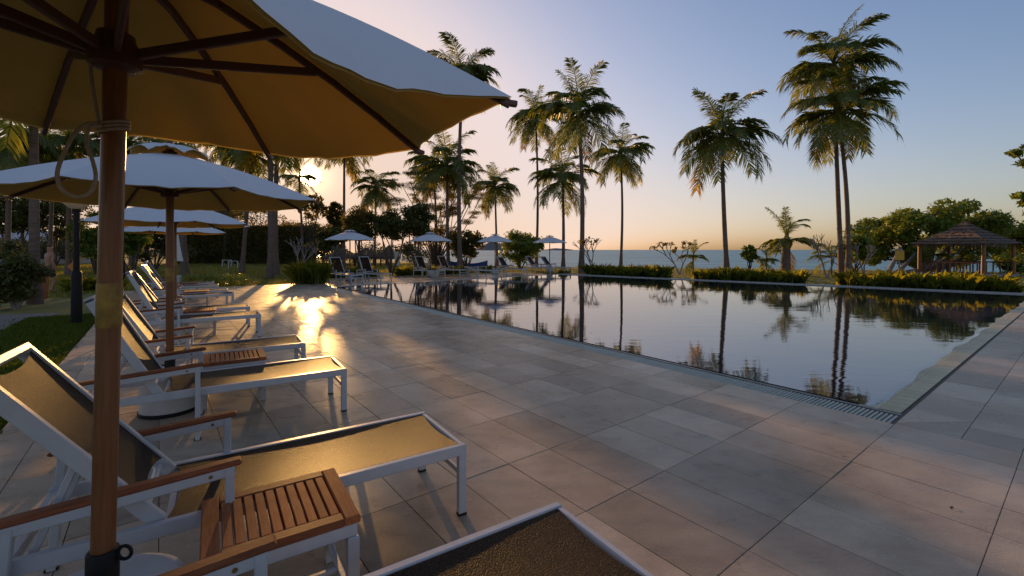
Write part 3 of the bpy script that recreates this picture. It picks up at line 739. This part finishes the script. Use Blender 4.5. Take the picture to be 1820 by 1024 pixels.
palms = [ # crown px, crown py, base px, depth, crown radius, trunk radius, label
    (1482, 118, 1496, 27.0, 3.3, .16, 'taller of the twin palms at the right, highest crown'),
    (1490, 200, 1508, 26.5, 3.2, .16, 'lower crowned of the twin palms at the right'),
    (1283, 243, 1292, 29.5, 3.5, .19, 'lone slender palm between the twin palms and the pool centre'),
    (1103, 275, 1103, 40, 3.1, .15, 'thin straight palm right of the central cluster'),
    (1028, 205, 1033, 31, 3.4, .20, 'tallest thick trunked palm of the central cluster'),
    (952, 212, 953, 42, 3.1, .15, 'thin palm at the left of the central cluster, tall'),
    (1000, 322, 1001, 38, 3.2, .17, 'short palm low in the middle of the central cluster'),
    (880, 335, 884, 47, 2.9, .15, 'short palm left of the central cluster, over the third umbrella'),
    (822, 140, 818, 34, 3.3, .20, 'tall palm partly hidden behind the tip of the foreground canopy'),
    (795, 298, 797, 36, 3.2, .17, 'drooping palm just below the tip of the foreground canopy'),
    (770, 312, 775, 44, 3.0, .15, 'thin palm behind the drooping one under the canopy tip'),
    (668, 335, 665, 46, 2.8, .15, 'bushy short palm right of the sun, left of the feathery tree'),
    (612, 262, 611, 40, 2.9, .16, 'slim palm just right of the sun with crown at the canopy edge'),
    (532, 318, 540, 46, 2.4, .15, 'small palm in front of the sun'),
    (497, 225, 491, 29, 3.0, .20, 'straight palm left of the sun, near the spiky shrub'),
    (478, 215, 480, 25.0, 3.0, .19, 'thick palm trunk left of the sun rising from the lawn edge'),
    (450, 275, 430, 31, 2.9, .17, 'leaning palm on the lawn beside the small white goals'),
    (322, 190, 329, 29, 3.0, .21, 'palm on the lawn behind the folded umbrella'),
    (60, 120, 62, 13.5, 3.2, .155, 'thick near palm trunk at the far left beside the person'),
    (18, 258, 12, 26, 3.0, .17, 'palm at the left edge of the picture'),
    (128, 262, 122, 29, 2.9, .18, 'palm behind the near lamp post'),
    (100, 275, 90, 34, 2.9, .17, 'palm between the thick left trunk and the lamp post'),
    (228, 268, 263, 33, 3.0, .17, 'palm behind the foreground pole, over the second umbrella'),
    (300, 262, 232, 44, 3.0, .17, 'far palm showing over the top of the second umbrella'),
    (400, 262, 398, 52, 3.2, .17, 'distant palm above the hedge left of the leaning palm'),
    (45, 290, 38, 44, 3.2, .18, 'distant palm above the low pale building'),
]
for i, (cx, cy, bx, d, rm, tr_, lb) in enumerate(palms):
    c = at(cx, d, cy); q = at(bx, d); nf = ((6, 12, 8, 1), (5, 13, 10, 2), (7, 11, 8, 1), (4, 12, 11, 2))[i % 4]
    if i == 13: nf = (3, 6, 4, 0)
    palm((q.x, q.y, -.06), c, rm, lb, 100 + i, tr_, nf)
for i, (px, w_, lb) in enumerate(((548, 44, 'shore shrubs behind the spiky shrub'), (640, 60, 'shore shrubs behind the thatched huts'), (735, 44, 'shore shrubs behind the second far umbrella'))):
    c = at(px, 57, 446); k = 57 / F; t = thing('shore_bush', lb, 'bush', (c.x, c.y, -.06)); rb_ = random.Random(i)
    ob('crown', quads_mesh('crown', leaf_cloud([(rb_.uniform(-1, 1) * w_ * k, rb_.uniform(-.6, .6), rb_.uniform(.4, 2.2), .9, .8, .7) for _ in range(26)], 5000, .26, shell=.2), M_leafd), t)
# stubby young palm and seedlings on the shore
c = at(1398, 28.5, 432); q = at(1396, 28.5); yp = palm((q.x, q.y, -.06), c, 2.1, 'short young palm with thick stump, right of the lone slender palm', 300, .36, (5, 5, 1, 1))
for i, (px, py, d, rm, lb) in enumerate(((1362, 466, 27.5, .9, 'palm seedling left of the short young palm'), (1478, 462, 29, 1.5, 'low palm sprout at the foot of the twin palms'), (1232, 462, 30, 1.2, 'palm sprout beside the bare frangipani in front of the sea'), (1655, 458, 30.5, 1.2, 'palm sprout left of the gazebo'))):
    c = at(px, d, py); palm((c.x, c.y, -.06), c, rm, lb, 320 + i, .06, (4, 6, 2, 0), 'young palms on the shore')

# broadleaf trees --------------------------------------------------
def tree(name, label, base, blobs, nleaf, size, lm, rb, seed, tips=None, cat='tree', bark=M_barkg, aspect=.5, shell=.45, group=None):
    t = thing(name, label, cat, base, 0, group); bx, by, bz = base
    loc = [(x - bx, y - by, z - bz, a, b_, c) for x, y, z, a, b_, c in blobs]
    o = ob('crown', quads_mesh('crown', leaf_cloud(loc, nleaf, size, aspect=aspect, shell=shell), lm), t)
    b = MB(); branches(b, (0, 0, -.05), [(x, y, z) for x, y, z, *_ in (random.Random(seed).sample(loc, min(len(loc), tips or 7)))], rb, .025, seed)
    b.build('trunk', bark, t, True); return t
def zpix(py, d): return H + (444 - py) / F * d
# sea almond behind the gazebo
bl = []; r_ = random.Random(2)
prof = [(1522, 405), (1545, 390), (1570, 380), (1600, 376), (1630, 368), (1660, 358), (1690, 352), (1715, 352), (1745, 360), (1775, 378), (1800, 395), (1830, 402)]
for px, ty in prof:
    for k in range(6):
        d = r_.uniform(32, 36); py = ty + 8 + r_.random() ** 1.2 * (452 - ty); p = at(px + r_.uniform(-12, 12), d, py); s_ = r_.uniform(.6, 1.1)
        bl.append((p.x, p.y, p.z, s_, s_, s_ * .8))
q = at(1600, 33); tree('sea_almond_tree', 'broad green shore tree spreading behind the thatched gazebo', (q.x + 2, q.y, -.06), bl, 30000, .30, M_leaf, .20, 4, tips=14, bark=M_barkd)
# leaning limbs by the gazebo
for i, (x0, y0, x1, y1, rr, lb) in enumerate(((1576, 484, 1600, 440, .16, 'upright limb left of the yellow sign'), (1588, 487, 1625, 452, .16, 'leaning bare limb right of the yellow sign'), (1606, 488, 1668, 464, .26, 'thick fallen trunk lying left of the gazebo'))):
    p0, p1 = at(x0, 30, y0), at(x1, 31.5, y1); p0.z = -.1; t = thing('leaning_trunk', lb, 'tree trunk', p0)
    MB().tube(smooth_path([(0, 0, 0), (p1 - p0) * .5 + Vector((0, 0, -.12)), p1 - p0], 5), [rr * (1 - .05 * k) for k in range(11)], 10).build('bark', M_barkg, t, True)
# overhanging tree at the right edge
bl = [];
for px, py in ((1806, 272), (1822, 290), (1830, 262), (1812, 348), (1826, 360), (1832, 380), (1850, 330), (1870, 300), (1880, 250), (1900, 330), (1816, 462), (1838, 440)):
    p = at(px, 19.5, py); bl.append((p.x, p.y, p.z, .28, .28, .16))
q = at(1895, 20); tree('overhanging_tree', 'leafy branch tips reaching in at the right edge of the picture', (q.x, q.y, -.06), bl, 900, .26, M_leaf, .12, 9, tips=12)
# feathery casuarina
bl = []; r_ = random.Random(8)
for k in range(150):
    v = r_.random(); py = 305 + 130 * v; hw = 30 + 62 * math.sin(math.pi * min(1, v * .9 + .15)); p = at(770 + r_.uniform(-1, 1) * hw, r_.uniform(37, 41), py)
    s_ = r_.uniform(.35, .8); bl.append((p.x, p.y, p.z, s_, s_, s_ * .32))
q = at(775, 39); tree('casuarina_tree', 'feathery fine leaved tree behind the second far umbrella', (q.x, q.y, -.06), bl, 42000, .17, M_leafo, .05, 5, tips=34, aspect=.2, shell=.05, bark=M_barkd)
# round shrubs and trees in the middle distance
mids = [ # px, py centre, d, rx px, ry px, leaves, size, mat, label
    (597, 386, 47, 18, 32, 3600, .26, M_leafo, 'narrow tree just right of the sun behind the first far umbrella'),
    (640, 400, 27, 40, 32, 6500, .17, M_leafo, 'round tree between the first and second far umbrellas'),
    (695, 402, 27.5, 38, 30, 6500, .17, M_leafd, 'dark spreading tree left of the second far umbrella'),
    (742, 394, 28.5, 34, 34, 6000, .17, M_leafd, 'dark bushy tree in front of the feathery tree'),
    (830, 435, 36, 34, 32, 3600, .22, M_leafo, 'low tree between the second and third far umbrellas'),
    (925, 440, 36, 42, 28, 4200, .24, M_leaf, 'spreading shore tree between the third and fourth far umbrellas'),
    (575, 418, 52, 34, 26, 4000, .28, M_leafo, 'olive tree below the sun'),
    (555, 368, 46, 30, 24, 520, .42, M_leafo, 'airy tree right below the sun, light showing through it'),
    (525, 420, 55, 30, 28, 3600, .28, M_leafo, 'olive tree left below the sun'),
    (235, 420, 24, 30, 34, 4200, .20, M_leaf, 'leafy shrub tree behind the foreground pole'),
    (275, 420, 33, 40, 50, 4200, .26, M_leafd, 'dark tree beyond the row of umbrellas'),
    (170, 420, 30, 40, 50, 4200, .26, M_leaf, 'bright green tree right of the near lamp post'),
    (100, 380, 44, 60, 50, 5200, .3, M_leafd, 'dark tree above the low pale building'),
    (20, 375, 40, 50, 45, 4200, .3, M_leafd, 'dark tree at the left edge behind the low building'),
    (470, 352, 58, 40, 30, 5000, .32, M_leafo, 'hazy olive tree above the hedge left of the sun'),
    (395, 365, 60, 40, 30, 4500, .32, M_leafd, 'dark tree above the hedge behind the third umbrella'),
    (590, 425, 40, 26, 26, 4200, .24, M_leafd, 'dense low tree behind the leftmost thatched hut'),
    (1332, 452, 28, 14, 16, 500, .24, M_leaf, 'small leafy sapling left of the short young palm'),
    (1520, 440, 31, 30, 26, 1600, .26, M_leaf, 'low green bush right behind the twin palms'),
    (1800, 470, 30, 26, 16, 1200, .22, M_leaf, 'low bush right of the gazebo'),
]
for i, (px, py, d, rx, ry, nl, sz, lm, lb) in enumerate(mids):
    c = at(px, d, py); k = d / F; q = at(px, d)
    tree('leafy_tree' if ry > 20 else 'leafy_bush', lb, (q.x, q.y, -.06), blob_fill(c.x, c.y, c.z, rx * k * .8, rx * k * .8, ry * k * .85, 30, rx * k * .26, rx * k * .46, i), int(nl * 1.6), sz, lm, .06 if ry > 20 else .03, i, bark=M_barkd, cat='tree' if ry > 20 else 'bush', shell=.08)
# near bush at the left edge
c = at(22, 12.2, 470); q = at(28, 12.2)
tree('clipped_bush', 'dense dark bush at the left edge beside the gravel path', (q.x, q.y, -.06), blob_fill(c.x - .25, c.y, .85, .75, .7, .85, 34, .28, .45, 77), 16000, .10, M_leafd, .05, 3, cat='bush', shell=.2)
# frangipani: forked bare branches with leaf tufts
def frangipani(p, h, label, seed, leaf=.16, lm=M_leafo, nl=7, spread=.58, depth=4, rb=.05):
    r_ = random.Random(seed); t = thing('frangipani_tree', label, 'tree', p, 0, 'bare branched frangipani trees'); b = MB(); tips = []
    def grow(a, d, L, r, k):
        e = a + d * L; b.tube([a, (a + e) / 2 + Vector((r_.uniform(-.04, .04), r_.uniform(-.04, .04), .02)) * L, e], [r, r * .88, r * .78], 6)
        if k == 0: tips.append(e); return
        for _ in range(r_.choice((2, 2, 3))):
            v = Vector((r_.gauss(0, 1), r_.gauss(0, 1), r_.uniform(-.1, .9))); v = (d + v.normalized() * spread * r_.uniform(.8, 1.4)).normalized()
            if v.z < .05: v.z = .1
            grow(e, v, L * r_.uniform(.66, .86), r * .72, k - 1)
    for s in range(2): grow(Vector((.05 * s, 0, -.05)), Vector((r_.uniform(-.5, .5), r_.uniform(-.5, .5), 1)).normalized(), h * .34, rb, depth - 1)
    b.build('trunk', M_barkg, t, True)
    if nl: ob('crown', quads_mesh('crown', leaf_cloud([(*e, leaf, leaf, leaf * .7) for e in tips], nl * len(tips), leaf * 1.5, shell=.2), lm), t)
    return t
for px, d, top, lb, sd, nl in ((1058, 30, 410, 'bare forked frangipani right of the far umbrellas, in front of the sea', 1, 3), (1208, 29, 415, 'frangipani with leafy tips in front of the sea, left of the lone palm', 2, 9),
                           (1470, 26, 400, 'bare grey branched frangipani left of the twin palms', 3, 0), (1535, 26.5, 415, 'bare frangipani right of the twin palms', 4, 0),
                           (528, 23.5, 415, 'bare frangipani beside the spiky shrub under the sun', 5, 0), (570, 30, 418, 'bare frangipani behind the leftmost far lounger', 6, 2)):
    q = at(px, d); h = zpix(top, d); frangipani((q.x, q.y, -.06), h * .95, lb, sd, nl=nl)
# hedge at the end of the lawn
hg = thing('tall_hedge', 'tall dark hedge closing the lawn behind the goals', 'hedge', (0, 0, 0))
hb = []; r_ = random.Random(12); core = MB()
for i in range(26):
    px = 318 + i * 9.2; d = 53 - i * .12; tp = 382 + 6 * math.sin(i * .9) + (14 if px > 470 else 0)
    for k in range(5):
        p = at(px, d, tp + 6 + k * 20 + r_.uniform(-5, 5)); hb.append((p.x, p.y, p.z, 1.0, .8, .9))
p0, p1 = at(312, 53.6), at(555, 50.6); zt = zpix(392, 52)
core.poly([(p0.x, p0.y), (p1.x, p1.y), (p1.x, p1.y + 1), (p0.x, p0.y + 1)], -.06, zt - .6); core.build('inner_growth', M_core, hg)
ob('foliage', quads_mesh('foliage', leaf_cloud(hb, 20000, .26, shell=.5), M_leafo), hg)
# hedge mass behind the left palms
hg = thing('garden_hedge', 'garden hedge behind the lamp posts left of the umbrella row', 'hedge', (0, 0, 0)); hb = []
for i in range(30):
    p = at(-20 + i * 12, 47 + r_.uniform(-1, 1), 452 - r_.uniform(0, 18)); hb.append((p.x, p.y, p.z, 1.2, 1, .9))
ob('foliage', quads_mesh('foliage', leaf_cloud(hb, 9000, .28, shell=.3), M_leafd), hg)

# spiky lilies along the pool, shrub below the sun, low planting
def lilies(name, line, n, h, width, label=None, w=.055, seed=0):
    P = []; HS = []; r_ = random.Random(seed); seg = [(Vector(line[i]), Vector(line[i + 1])) for i in range(len(line) - 1)]; ls = [(b_ - a).length for a, b_ in seg]
    ncl = n // 26
    for _ in range(ncl):
        (a, b_) = r_.choices(seg, ls)[0]; c = a + (b_ - a) * r_.random(); nn = (b_ - a).normalized(); c = c + Vector((-nn.y, nn.x)) * r_.uniform(0, width)
        if math.sin(c.x * 1.9) * math.sin(c.x * .73 + 1) < -.28: continue
        hs_ = r_.uniform(.45, 1.25)
        for _k in range(26): HS.append(hs_); P.append((c.x + r_.gauss(0, .09), c.y + r_.gauss(0, .09), -.05))
    Q = blades(P, h * np.array(HS), w, .9, .42); o = ob(name, quads_mesh(name, Q, M_lily)); return o
fk = lambda p, o_: p + fn * o_
tag(lilies('lily_bed', [fk(PF, .5) - fd * .5, fk(PR, .5) + fd * 5], 10000, .70, 1.3), 'bed of spiky green lilies along the far pool kerb', 'plants', kind='stuff')
tag(lilies('lily_border', [strip[3] + out_dir * .2, strip[2] + out_dir * .2], 5200, .6, 1.0, seed=3), 'lily border behind the far loungers', 'plants', kind='stuff')
p = gp(540, 506); P = [(random.gauss(0, .27), random.gauss(0, .25), -.03) for _ in range(520)]
sh = thing('spiky_shrub', 'large clump of arching lily leaves at the deck end under the sun', 'shrub', (p.x, p.y + .7, -.03)); ob('leaves', quads_mesh('leaves', blades(P, 1.15, .05, .75, .4), M_lily), sh)
P = [(random.gauss(0, .5), random.gauss(0, .3), -.05) for _ in range(500)]
p = gp(430, 507); sh = thing('low_shrub', 'low dark green shrub at the lawn end of the lounger row', 'shrub', (at(378, 20).x, 20.3, -.05))
ob('leaves', quads_mesh('leaves', leaf_cloud([(x_, 0, .2, .5, .4, .35) for x_ in (-1.4, -.8, -.2, .4, 1.0)], 3000, .1, shell=.3), M_leaf), sh)
# lilies by the path on the left
tag(lilies('path_lilies', [at(92, 16.5).xy, at(215, 18.5).xy], 2200, .5, .9, seed=5), 'sunlit low plants along the gravel path', 'plants', kind='stuff')

# ------------------------------------------------------------------ grass and path on the left
pathp = [ab(A_L - 1.6, -3), ab(A_L - 1.3, 3), ab(A_L - 1.25, 8), ab(A_L - 1.2, 11.5), ab(A_L - .9, 15), ab(A_L - 4.5, 16.5), ab(A_L - 4.4, 12), ab(A_L - 4.2, 8), ab(A_L - 4.2, 3), ab(A_L - 4.4, -3)]
b = MB(); b.add([(p.x, p.y, -.045) for p in pathp], [tuple(range(len(pathp)))]); tag(b.build('gravel_path', M_gravel), kind='structure')
P = []
for _ in range(26000):
    b_ = random.uniform(2, 14); a = A_L - .02 - random.random() * (1.32 if random.random() < .95 else 1.7); q = ab(a, b_); P.append((q.x, q.y, -.06))
tag(ob('grass_strip', quads_mesh('grass_strip', blades(P, .085, .012, .9, .3), M_grass)), 'strip of green grass between the deck and the gravel path', 'grass', kind='stuff')
P = []
while len(P) < 60000:
    y = random.uniform(15, 52); px = random.uniform(-20, 1000) if random.random() < .85 else random.uniform(1000, 1830); x = (px - 910) / F * y; q = Vector((x, y)); a, b_ = toab(q)
    if (a > A_L - 1.2 and a < 2.6 and b_ < B_F + .05) or (a > 2 and (q - PF).dot(fn) < .5 and (q - PL).dot(Vector((ld.y, -ld.x))) > -3.3): continue
    if b_ < 17 and a < A_L and a > A_L - 4.6: continue
    sh_y = np.interp(x, [-60, -22, -8, -2, 10, 24, 42], [120, 74, 52, 44, 41, 37, 30])
    if y > sh_y: continue
    P.append((x, y, -.06))
tag(ob('lawn_grass', quads_mesh('lawn_grass', blades(P, .11, .03, .9, .3), M_grassy)), 'sunlit lawn grass beyond the deck', 'grass', kind='stuff')

# ------------------------------------------------------------------ lamps, urn, person, signs, goals, building
def lamp(px, d, label):
    p = at(px, d); t = thing('path_lamp', label, 'lamp post', (p.x, p.y, -.04), 0, 'black lamp posts beside the path')
    MB().lathe([(.092, 0), (.095, .02), (.092, 1.08), (.08, 1.12), (.062, 1.14)], n=16).build('base_sleeve', M_black, t, True)
    MB().lathe([(.055, 1.12), (.055, 2.40), (.075, 2.42), (.075, 2.46)], n=16).build('post', M_black, t, True)
    MB().lathe([(.07, 2.455), (.12, 2.48), (.22, 2.58), (.225, 2.60), (.05, 2.61)], n=20).build('lamp_shade', M_glass, t, True); return t
lamp(136, 9.7, 'near black lamp post with pale bowl top on the grass strip'); lamp(218, 19.4, 'far black lamp post behind the foreground umbrella pole')
pot(gp(76, 529) + Vector((0, 0, -.04)), 'tall terracotta urn at the bend of the gravel path', .17, .72, name='terracotta_urn')
p = gp(771, 493); pot(Vector((p.x, p.y, 0)), 'round pale pot between the loungers beyond the pool', .36, .42, M_conc)
# orange arrow sign behind the lamp
p = at(128, 16); t = thing('arrow_sign', 'small orange diamond shaped sign behind the near lamp post', 'sign', (p.x, p.y, -.05)); zc = zpix(474, 16) + .05
b = MB(); b.add([(x_, y_, z_ + zc) for y_ in (-.015, .015) for x_, z_ in ((-.17, 0), (0, .14), (.24, .03), (.24, -.05), (0, -.14))], [(0, 1, 2, 3, 4), (9, 8, 7, 6, 5)] + [(i, (i + 1) % 5, 5 + (i + 1) % 5, 5 + i) for i in range(5)]); b.build('board', M_orange, t)
MB().lathe([(.03, 0), (.03, zc - .1)], (0, .03, 0), 8).build('post', M_black, t)
# yellow sign by the sea
p = at(1599, 28.3); t = thing('beach_sign', 'square yellow warning sign on a post left of the gazebo', 'sign', (p.x, p.y, -.05))
MB().box((0, 0, zpix(454, 28.3) + .05), (.56, .03, .58), None, .006).build('board', M_sign, t); MB().box((0, .04, .6), (.07, .05, 1.2), None, .005).build('post', M_barkg, t)
# small goals
for px, py, w, lb in ((403, 474, .85, 'left one of the two small white goals on the lawn'), (414, 477, .8, 'right one of the two small white goals on the lawn')):
    p = gp(px, py, -.06); t = thing('training_goal', lb, 'goal', (p.x, p.y, -.06), 0, 'small white goals')
    for s in (-1, 1): MB().box((s * w / 2, 0, .3), (.05, .05, .6), None, .006).build('post', M_white, t)
    MB().box((0, 0, .625), (w + .05, .05, .05), None, .006).build('crossbar', M_white, t)
    b = MB(); [b.bar((s * w / 2, .03, .6), (s * w / 2, .5, .03), .03, .03) for s in (-1, 1)]; b.bar((-w / 2, .5, .03), (w / 2, .5, .03), .03, .03); b.build('back_frame', M_white, t)
# low pale building on the left
p = at(30, 50); t = thing('garden_pavilion', 'low pale roofed building behind the left palms', 'building', (p.x, p.y, -.06), R(6))
MB().box((0, 2, 1.35), (13, 4, 2.7), None, .01).build('wall', M_conc, t)
b = MB(); b.add([(-7.2, -.8, 2.7), (7.2, -.8, 2.7), (7.2, 4.6, 2.7), (-7.2, 4.6, 2.7), (-6.2, 1.9, 3.75), (6.2, 1.9, 3.75)], [(0, 1, 5, 4), (1, 2, 5), (2, 3, 4, 5), (3, 0, 4), (3, 2, 1, 0)]); b.build('roof', M_roofp, t)
MB().box((0, -.82, 2.66), (14.5, .06, .22), None, .004).build('fascia', M_white, t)
for k in range(5):
    w_ = MB().box((-5 + k * 2.5, -.04, 1.3), (1.5, .08, 1.6), None, .004).build('window', M_white, t); MB().box((-5 + k * 2.5, -.09, 1.3), (1.34, .03, 1.44), None, .002).build('pane', M_dark, w_)

def skinned(name, verts, edges, rad, mt_, parent, sub=2, root=0):
    m = bpy.data.meshes.new(name); m.from_pydata(verts, edges, []); m.materials.append(mt_); o = ob(name, m, parent)
    md = o.modifiers.new('skin', 'SKIN'); md.use_smooth_shade = True
    sv = m.skin_vertices[0].data if m.skin_vertices else None
    if sv is None:
        bpy.context.view_layer.objects.active = o; bpy.ops.mesh.customdata_skin_add(); sv = m.skin_vertices[0].data
    for i, r in enumerate(rad): sv[i].radius = r if hasattr(r, '__len__') else (r, r)
    sv[root].use_root = True
    sd = o.modifiers.new('sub', 'SUBSURF'); sd.levels = sub; sd.render_levels = sub; return o
p = at(87, 16.8)
man = thing('person', 'bare backed person in dark shorts walking away along the path', 'person', (p.x, p.y, -.05), R(-18))
V = [(0, 0, .95), (0, 0, 1.08), (0, .01, 1.25), (0, .02, 1.40), (0, .02, 1.50), (0, .03, 1.57), (0, .03, 1.66), (0, .035, 1.74),
     (.10, 0, .90), (.11, .10, .50), (.11, .02, .09), (.11, .17, .03), (-.10, 0, .90), (-.11, -.04, .50), (-.11, -.22, .12), (-.11, -.12, .03),
     (.17, .02, 1.42), (.235, -.02, 1.15), (.25, .08, .92), (.25, .13, .82), (-.17, .02, 1.42), (-.235, .05, 1.15), (-.25, .16, .94), (-.25, .20, .84)]
Ed = [(0, 1), (1, 2), (2, 3), (3, 4), (4, 5), (5, 6), (6, 7), (0, 8), (8, 9), (9, 10), (10, 11), (0, 12), (12, 13), (13, 14), (14, 15), (3, 16), (16, 17), (17, 18), (18, 19), (3, 20), (20, 21), (21, 22), (22, 23)]
Rd = [(.15, .11), (.135, .10), (.155, .11), (.165, .11), (.06, .06), (.07, .085), (.078, .095), (.055, .07), .09, .058, .042, .035, .09, .058, .042, .035, .06, .044, .034, .03, .06, .044, .034, .03]
skinned('body', V, Ed, Rd, M_skin, man)
skinned('shorts', [(0, 0, .93), (0, 0, 1.03), (.10, .0, .85), (.115, .07, .58), (-.10, 0, .85), (-.115, -.03, .58)], [(0, 1), (0, 2), (2, 3), (0, 4), (4, 5)], [(.18, .14), (.165, .13), .125, .095, .125, .095], M_navy, man, 1)
skinned('hair', [(0, .005, 1.70), (0, .02, 1.79)], [(0, 1)], [(.085, .085), (.07, .08)], M_hair, man, 2)

# ------------------------------------------------------------------ thatched gazebo and huts
def thatch_roof(r, zr, za, n=4, rot=R(45), layers=7):
    b = MB(); r_ = random.Random(5)
    for L_ in range(layers):               # overlapping shaggy courses
        t0, t1 = L_ / layers, (L_ + 1.15) / layers; N_ = n * 14; vs = []
        for (t, dz) in ((t0, 0), (min(t1, 1.02), .05)):
            for k in range(N_):
                f = k / 14; i0 = int(f); fr = f - i0; a0, a1 = rot + 2 * math.pi * i0 / n, rot + 2 * math.pi * (i0 + 1) / n
                c = Vector((math.cos(a0), math.sin(a0))) * (1 - fr) + Vector((math.cos(a1), math.sin(a1))) * fr
                rr = r * t * (1 + r_.uniform(-.012, .012)) + .06; z = za - (za - zr) * (t ** .82) + dz * (1 if dz else 1) + r_.uniform(-.02, .02)
                vs.append((c.x * rr, c.y * rr, z))
        b.add(vs, [(k, (k + 1) % N_, N_ + (k + 1) % N_, N_ + k) for k in range(N_)])
    for k in range(n * 60):                # hanging straw fringe
        f = k / 60 + r_.uniform(-.01, .01); i0 = int(max(f, 0)); fr = max(f, 0) - i0; a0, a1 = rot + 2 * math.pi * i0 / n, rot + 2 * math.pi * (i0 + 1) / n
        c = (Vector((math.cos(a0), math.sin(a0))) * (1 - fr) + Vector((math.cos(a1), math.sin(a1))) * fr) * r * r_.uniform(.97, 1.03)
        t_ = Vector((-c.y, c.x)).normalized() * .045; L2 = r_.uniform(.1, .28)
        b.add([(c.x - t_.x, c.y - t_.y, zr + .08), (c.x + t_.x, c.y + t_.y, zr + .08), (c.x * 1.01, c.y * 1.01, zr - L2)], [(0, 1, 2)])
    b.add([(0, 0, za + .1)] + [(.1 * math.cos(q), .1 * math.sin(q), za - .15) for q in (0, 2.1, 4.2)], [(0, 1, 2), (0, 2, 3), (0, 3, 1)])
    return b
d = 28.2; p = at(1715, d); gz = thing('thatched_gazebo', 'open thatched gazebo on wooden posts at the right shore', 'gazebo', (p.x, p.y, -.06), R(20))
thatch_roof(2.6, 1.95, zpix(392, d)).build('roof', M_thatch, gz)
MB().box((0, 0, .06), (3.5, 3.5, .2), None, .02).build('floor', M_barkg, gz)
for sx in (-1, 1):
    for sy in (-1, 1): MB().tube([(sx * 1.55, sy * 1.55, 0), (sx * 1.53, sy * 1.56, 1.2), (sx * 1.54, sy * 1.54, 2.25)], [.11, .10, .095], 10).build('post', M_pole, gz, True)
for sx, sy in ((1, 0), (-1, 0), (0, 1)):
    q0, q1 = (Vector((sx * 1.55, -1.45, 0)), Vector((sx * 1.55, 1.45, 0))) if sx else (Vector((-1.45, 1.55, 0)), Vector((1.45, 1.55, 0)))
    rl = MB().bar(q0 + Vector((0, 0, .85)), q1 + Vector((0, 0, .85)), .06, .08).build('railing', M_rib, gz)
    for k in range(9):
        c = q0.lerp(q1, (k + .5) / 9); MB().box((c.x, c.y, .48), (.07, .05, .68), None, .004).build('baluster', M_rib, rl)
for px, d, w, ap, lb in ((608, 44, 1.9, 440, 'left thatched beach hut behind the first far umbrella'), (650, 47, 1.7, 441, 'middle thatched beach hut beyond the lawn'), (690, 46, 1.25, 438, 'right small thatched beach hut beside the white board')):
    p = at(px, d); t = thing('beach_hut', lb, 'hut', (p.x, p.y, -.06), R(30), 'thatched beach huts'); thatch_roof(w, .85, zpix(ap, d) + .1, 8, 0, 5).build('roof', M_thatch, t)
    for k in range(4): MB().lathe([(.08, 0), (.075, 1.1)], (w * .6 * math.cos(k * 1.571), w * .6 * math.sin(k * 1.571), 0), 8).build('post', M_rib, t)
p = at(706, 42); t = thing('notice_board', 'white leaning board beside the right beach hut', 'board', (p.x, p.y, -.06), R(15)); MB().box((0, 0, .78), (.42, .04, 1.3), Matrix.Rotation(R(-7), 3, 'Y'), .006).build('panel', M_white, t); MB().box((.0, .1, .3), (.06, .05, .6), None, .003).build('stand', M_rib, t)
def boat(px, py, d, L, m_, lb, rz):
    p = at(px, d, py); t = thing('beach_boat', lb, 'boat', (p.x, p.y, -.06), rz); b = MB(); vs = []; fs = []; n = 12
    for i in range(n + 1):
        u = i / n; w = .42 * math.sin(math.pi * (u * .92 + .04)) ** .6; sh_ = .25 * (2 * u - 1) ** 2
        vs += [(L * (u - .5), -w, .5 + sh_), (L * (u - .5), -w * .6, .1 + sh_ * .6), (L * (u - .5), w * .6, .1 + sh_ * .6), (L * (u - .5), w, .5 + sh_)]
    for i in range(n):
        a = i * 4; fs += [(a + j, a + j + 1, a + j + 5, a + j + 4) for j in range(3)] + [(a, a + 4, a + 7, a + 3)]
    b.add(vs, fs); b.build('hull', m_, t, True); return t
boat(832, 468, 37, 3.2, M_blue, 'blue hulled beach boat left of the third far umbrella', R(15)); boat(795, 466, 40, 3.6, M_white, 'white beach boat behind the second far umbrella', R(-10))


# fallen leaves on the paving
lfm = []
for k in range(3):
    b = MB(); r_ = random.Random(k); n = 7; vs = []
    for i in range(n + 1):
        u = i / n; w = .016 * math.sin(math.pi * min(1, u + .05)) * (1 - .3 * u); c_ = .012 * math.sin(u * 3 + k) + .006
        vs += [(u * .075, -w, c_ + .005), (u * .075, 0, c_ - .002 + .003), (u * .075, w, c_ + .006)]
    b.add(vs, [(i * 3 + j, i * 3 + 3 + j, i * 3 + 4 + j, i * 3 + 1 + j) for i in range(n) for j in range(2)]); b.add([(x, y, z - .001) for x, y, z in vs], [(i * 3 + j, i * 3 + 1 + j, i * 3 + 4 + j, i * 3 + 3 + j) for i in range(n) for j in range(2)])
    lfm.append(b.mesh('dry_leaf', mat('dry_leaf', (.11, .06, .025), .8, (.2, .12, .05), 30), True))
r_ = random.Random(4)
for px, py, lb in ((1052, 592, 'tiny dry leaf on the paving near the grating, farthest of the three'), (1503, 812, 'small dry leaf on the paving near the pool corner'), (1690, 905, 'small dry leaf on the paving at the lower right')):
    p = gp(px, py); o = ob('dry_leaf', r_.choice(lfm)); o.location = (p.x, p.y, -.002); o.scale = (.6, .6, .35); o.rotation_euler = (0, 0, r_.uniform(0, 6.28)); tag(o, lb, 'leaf', 'fallen leaves on the paving')
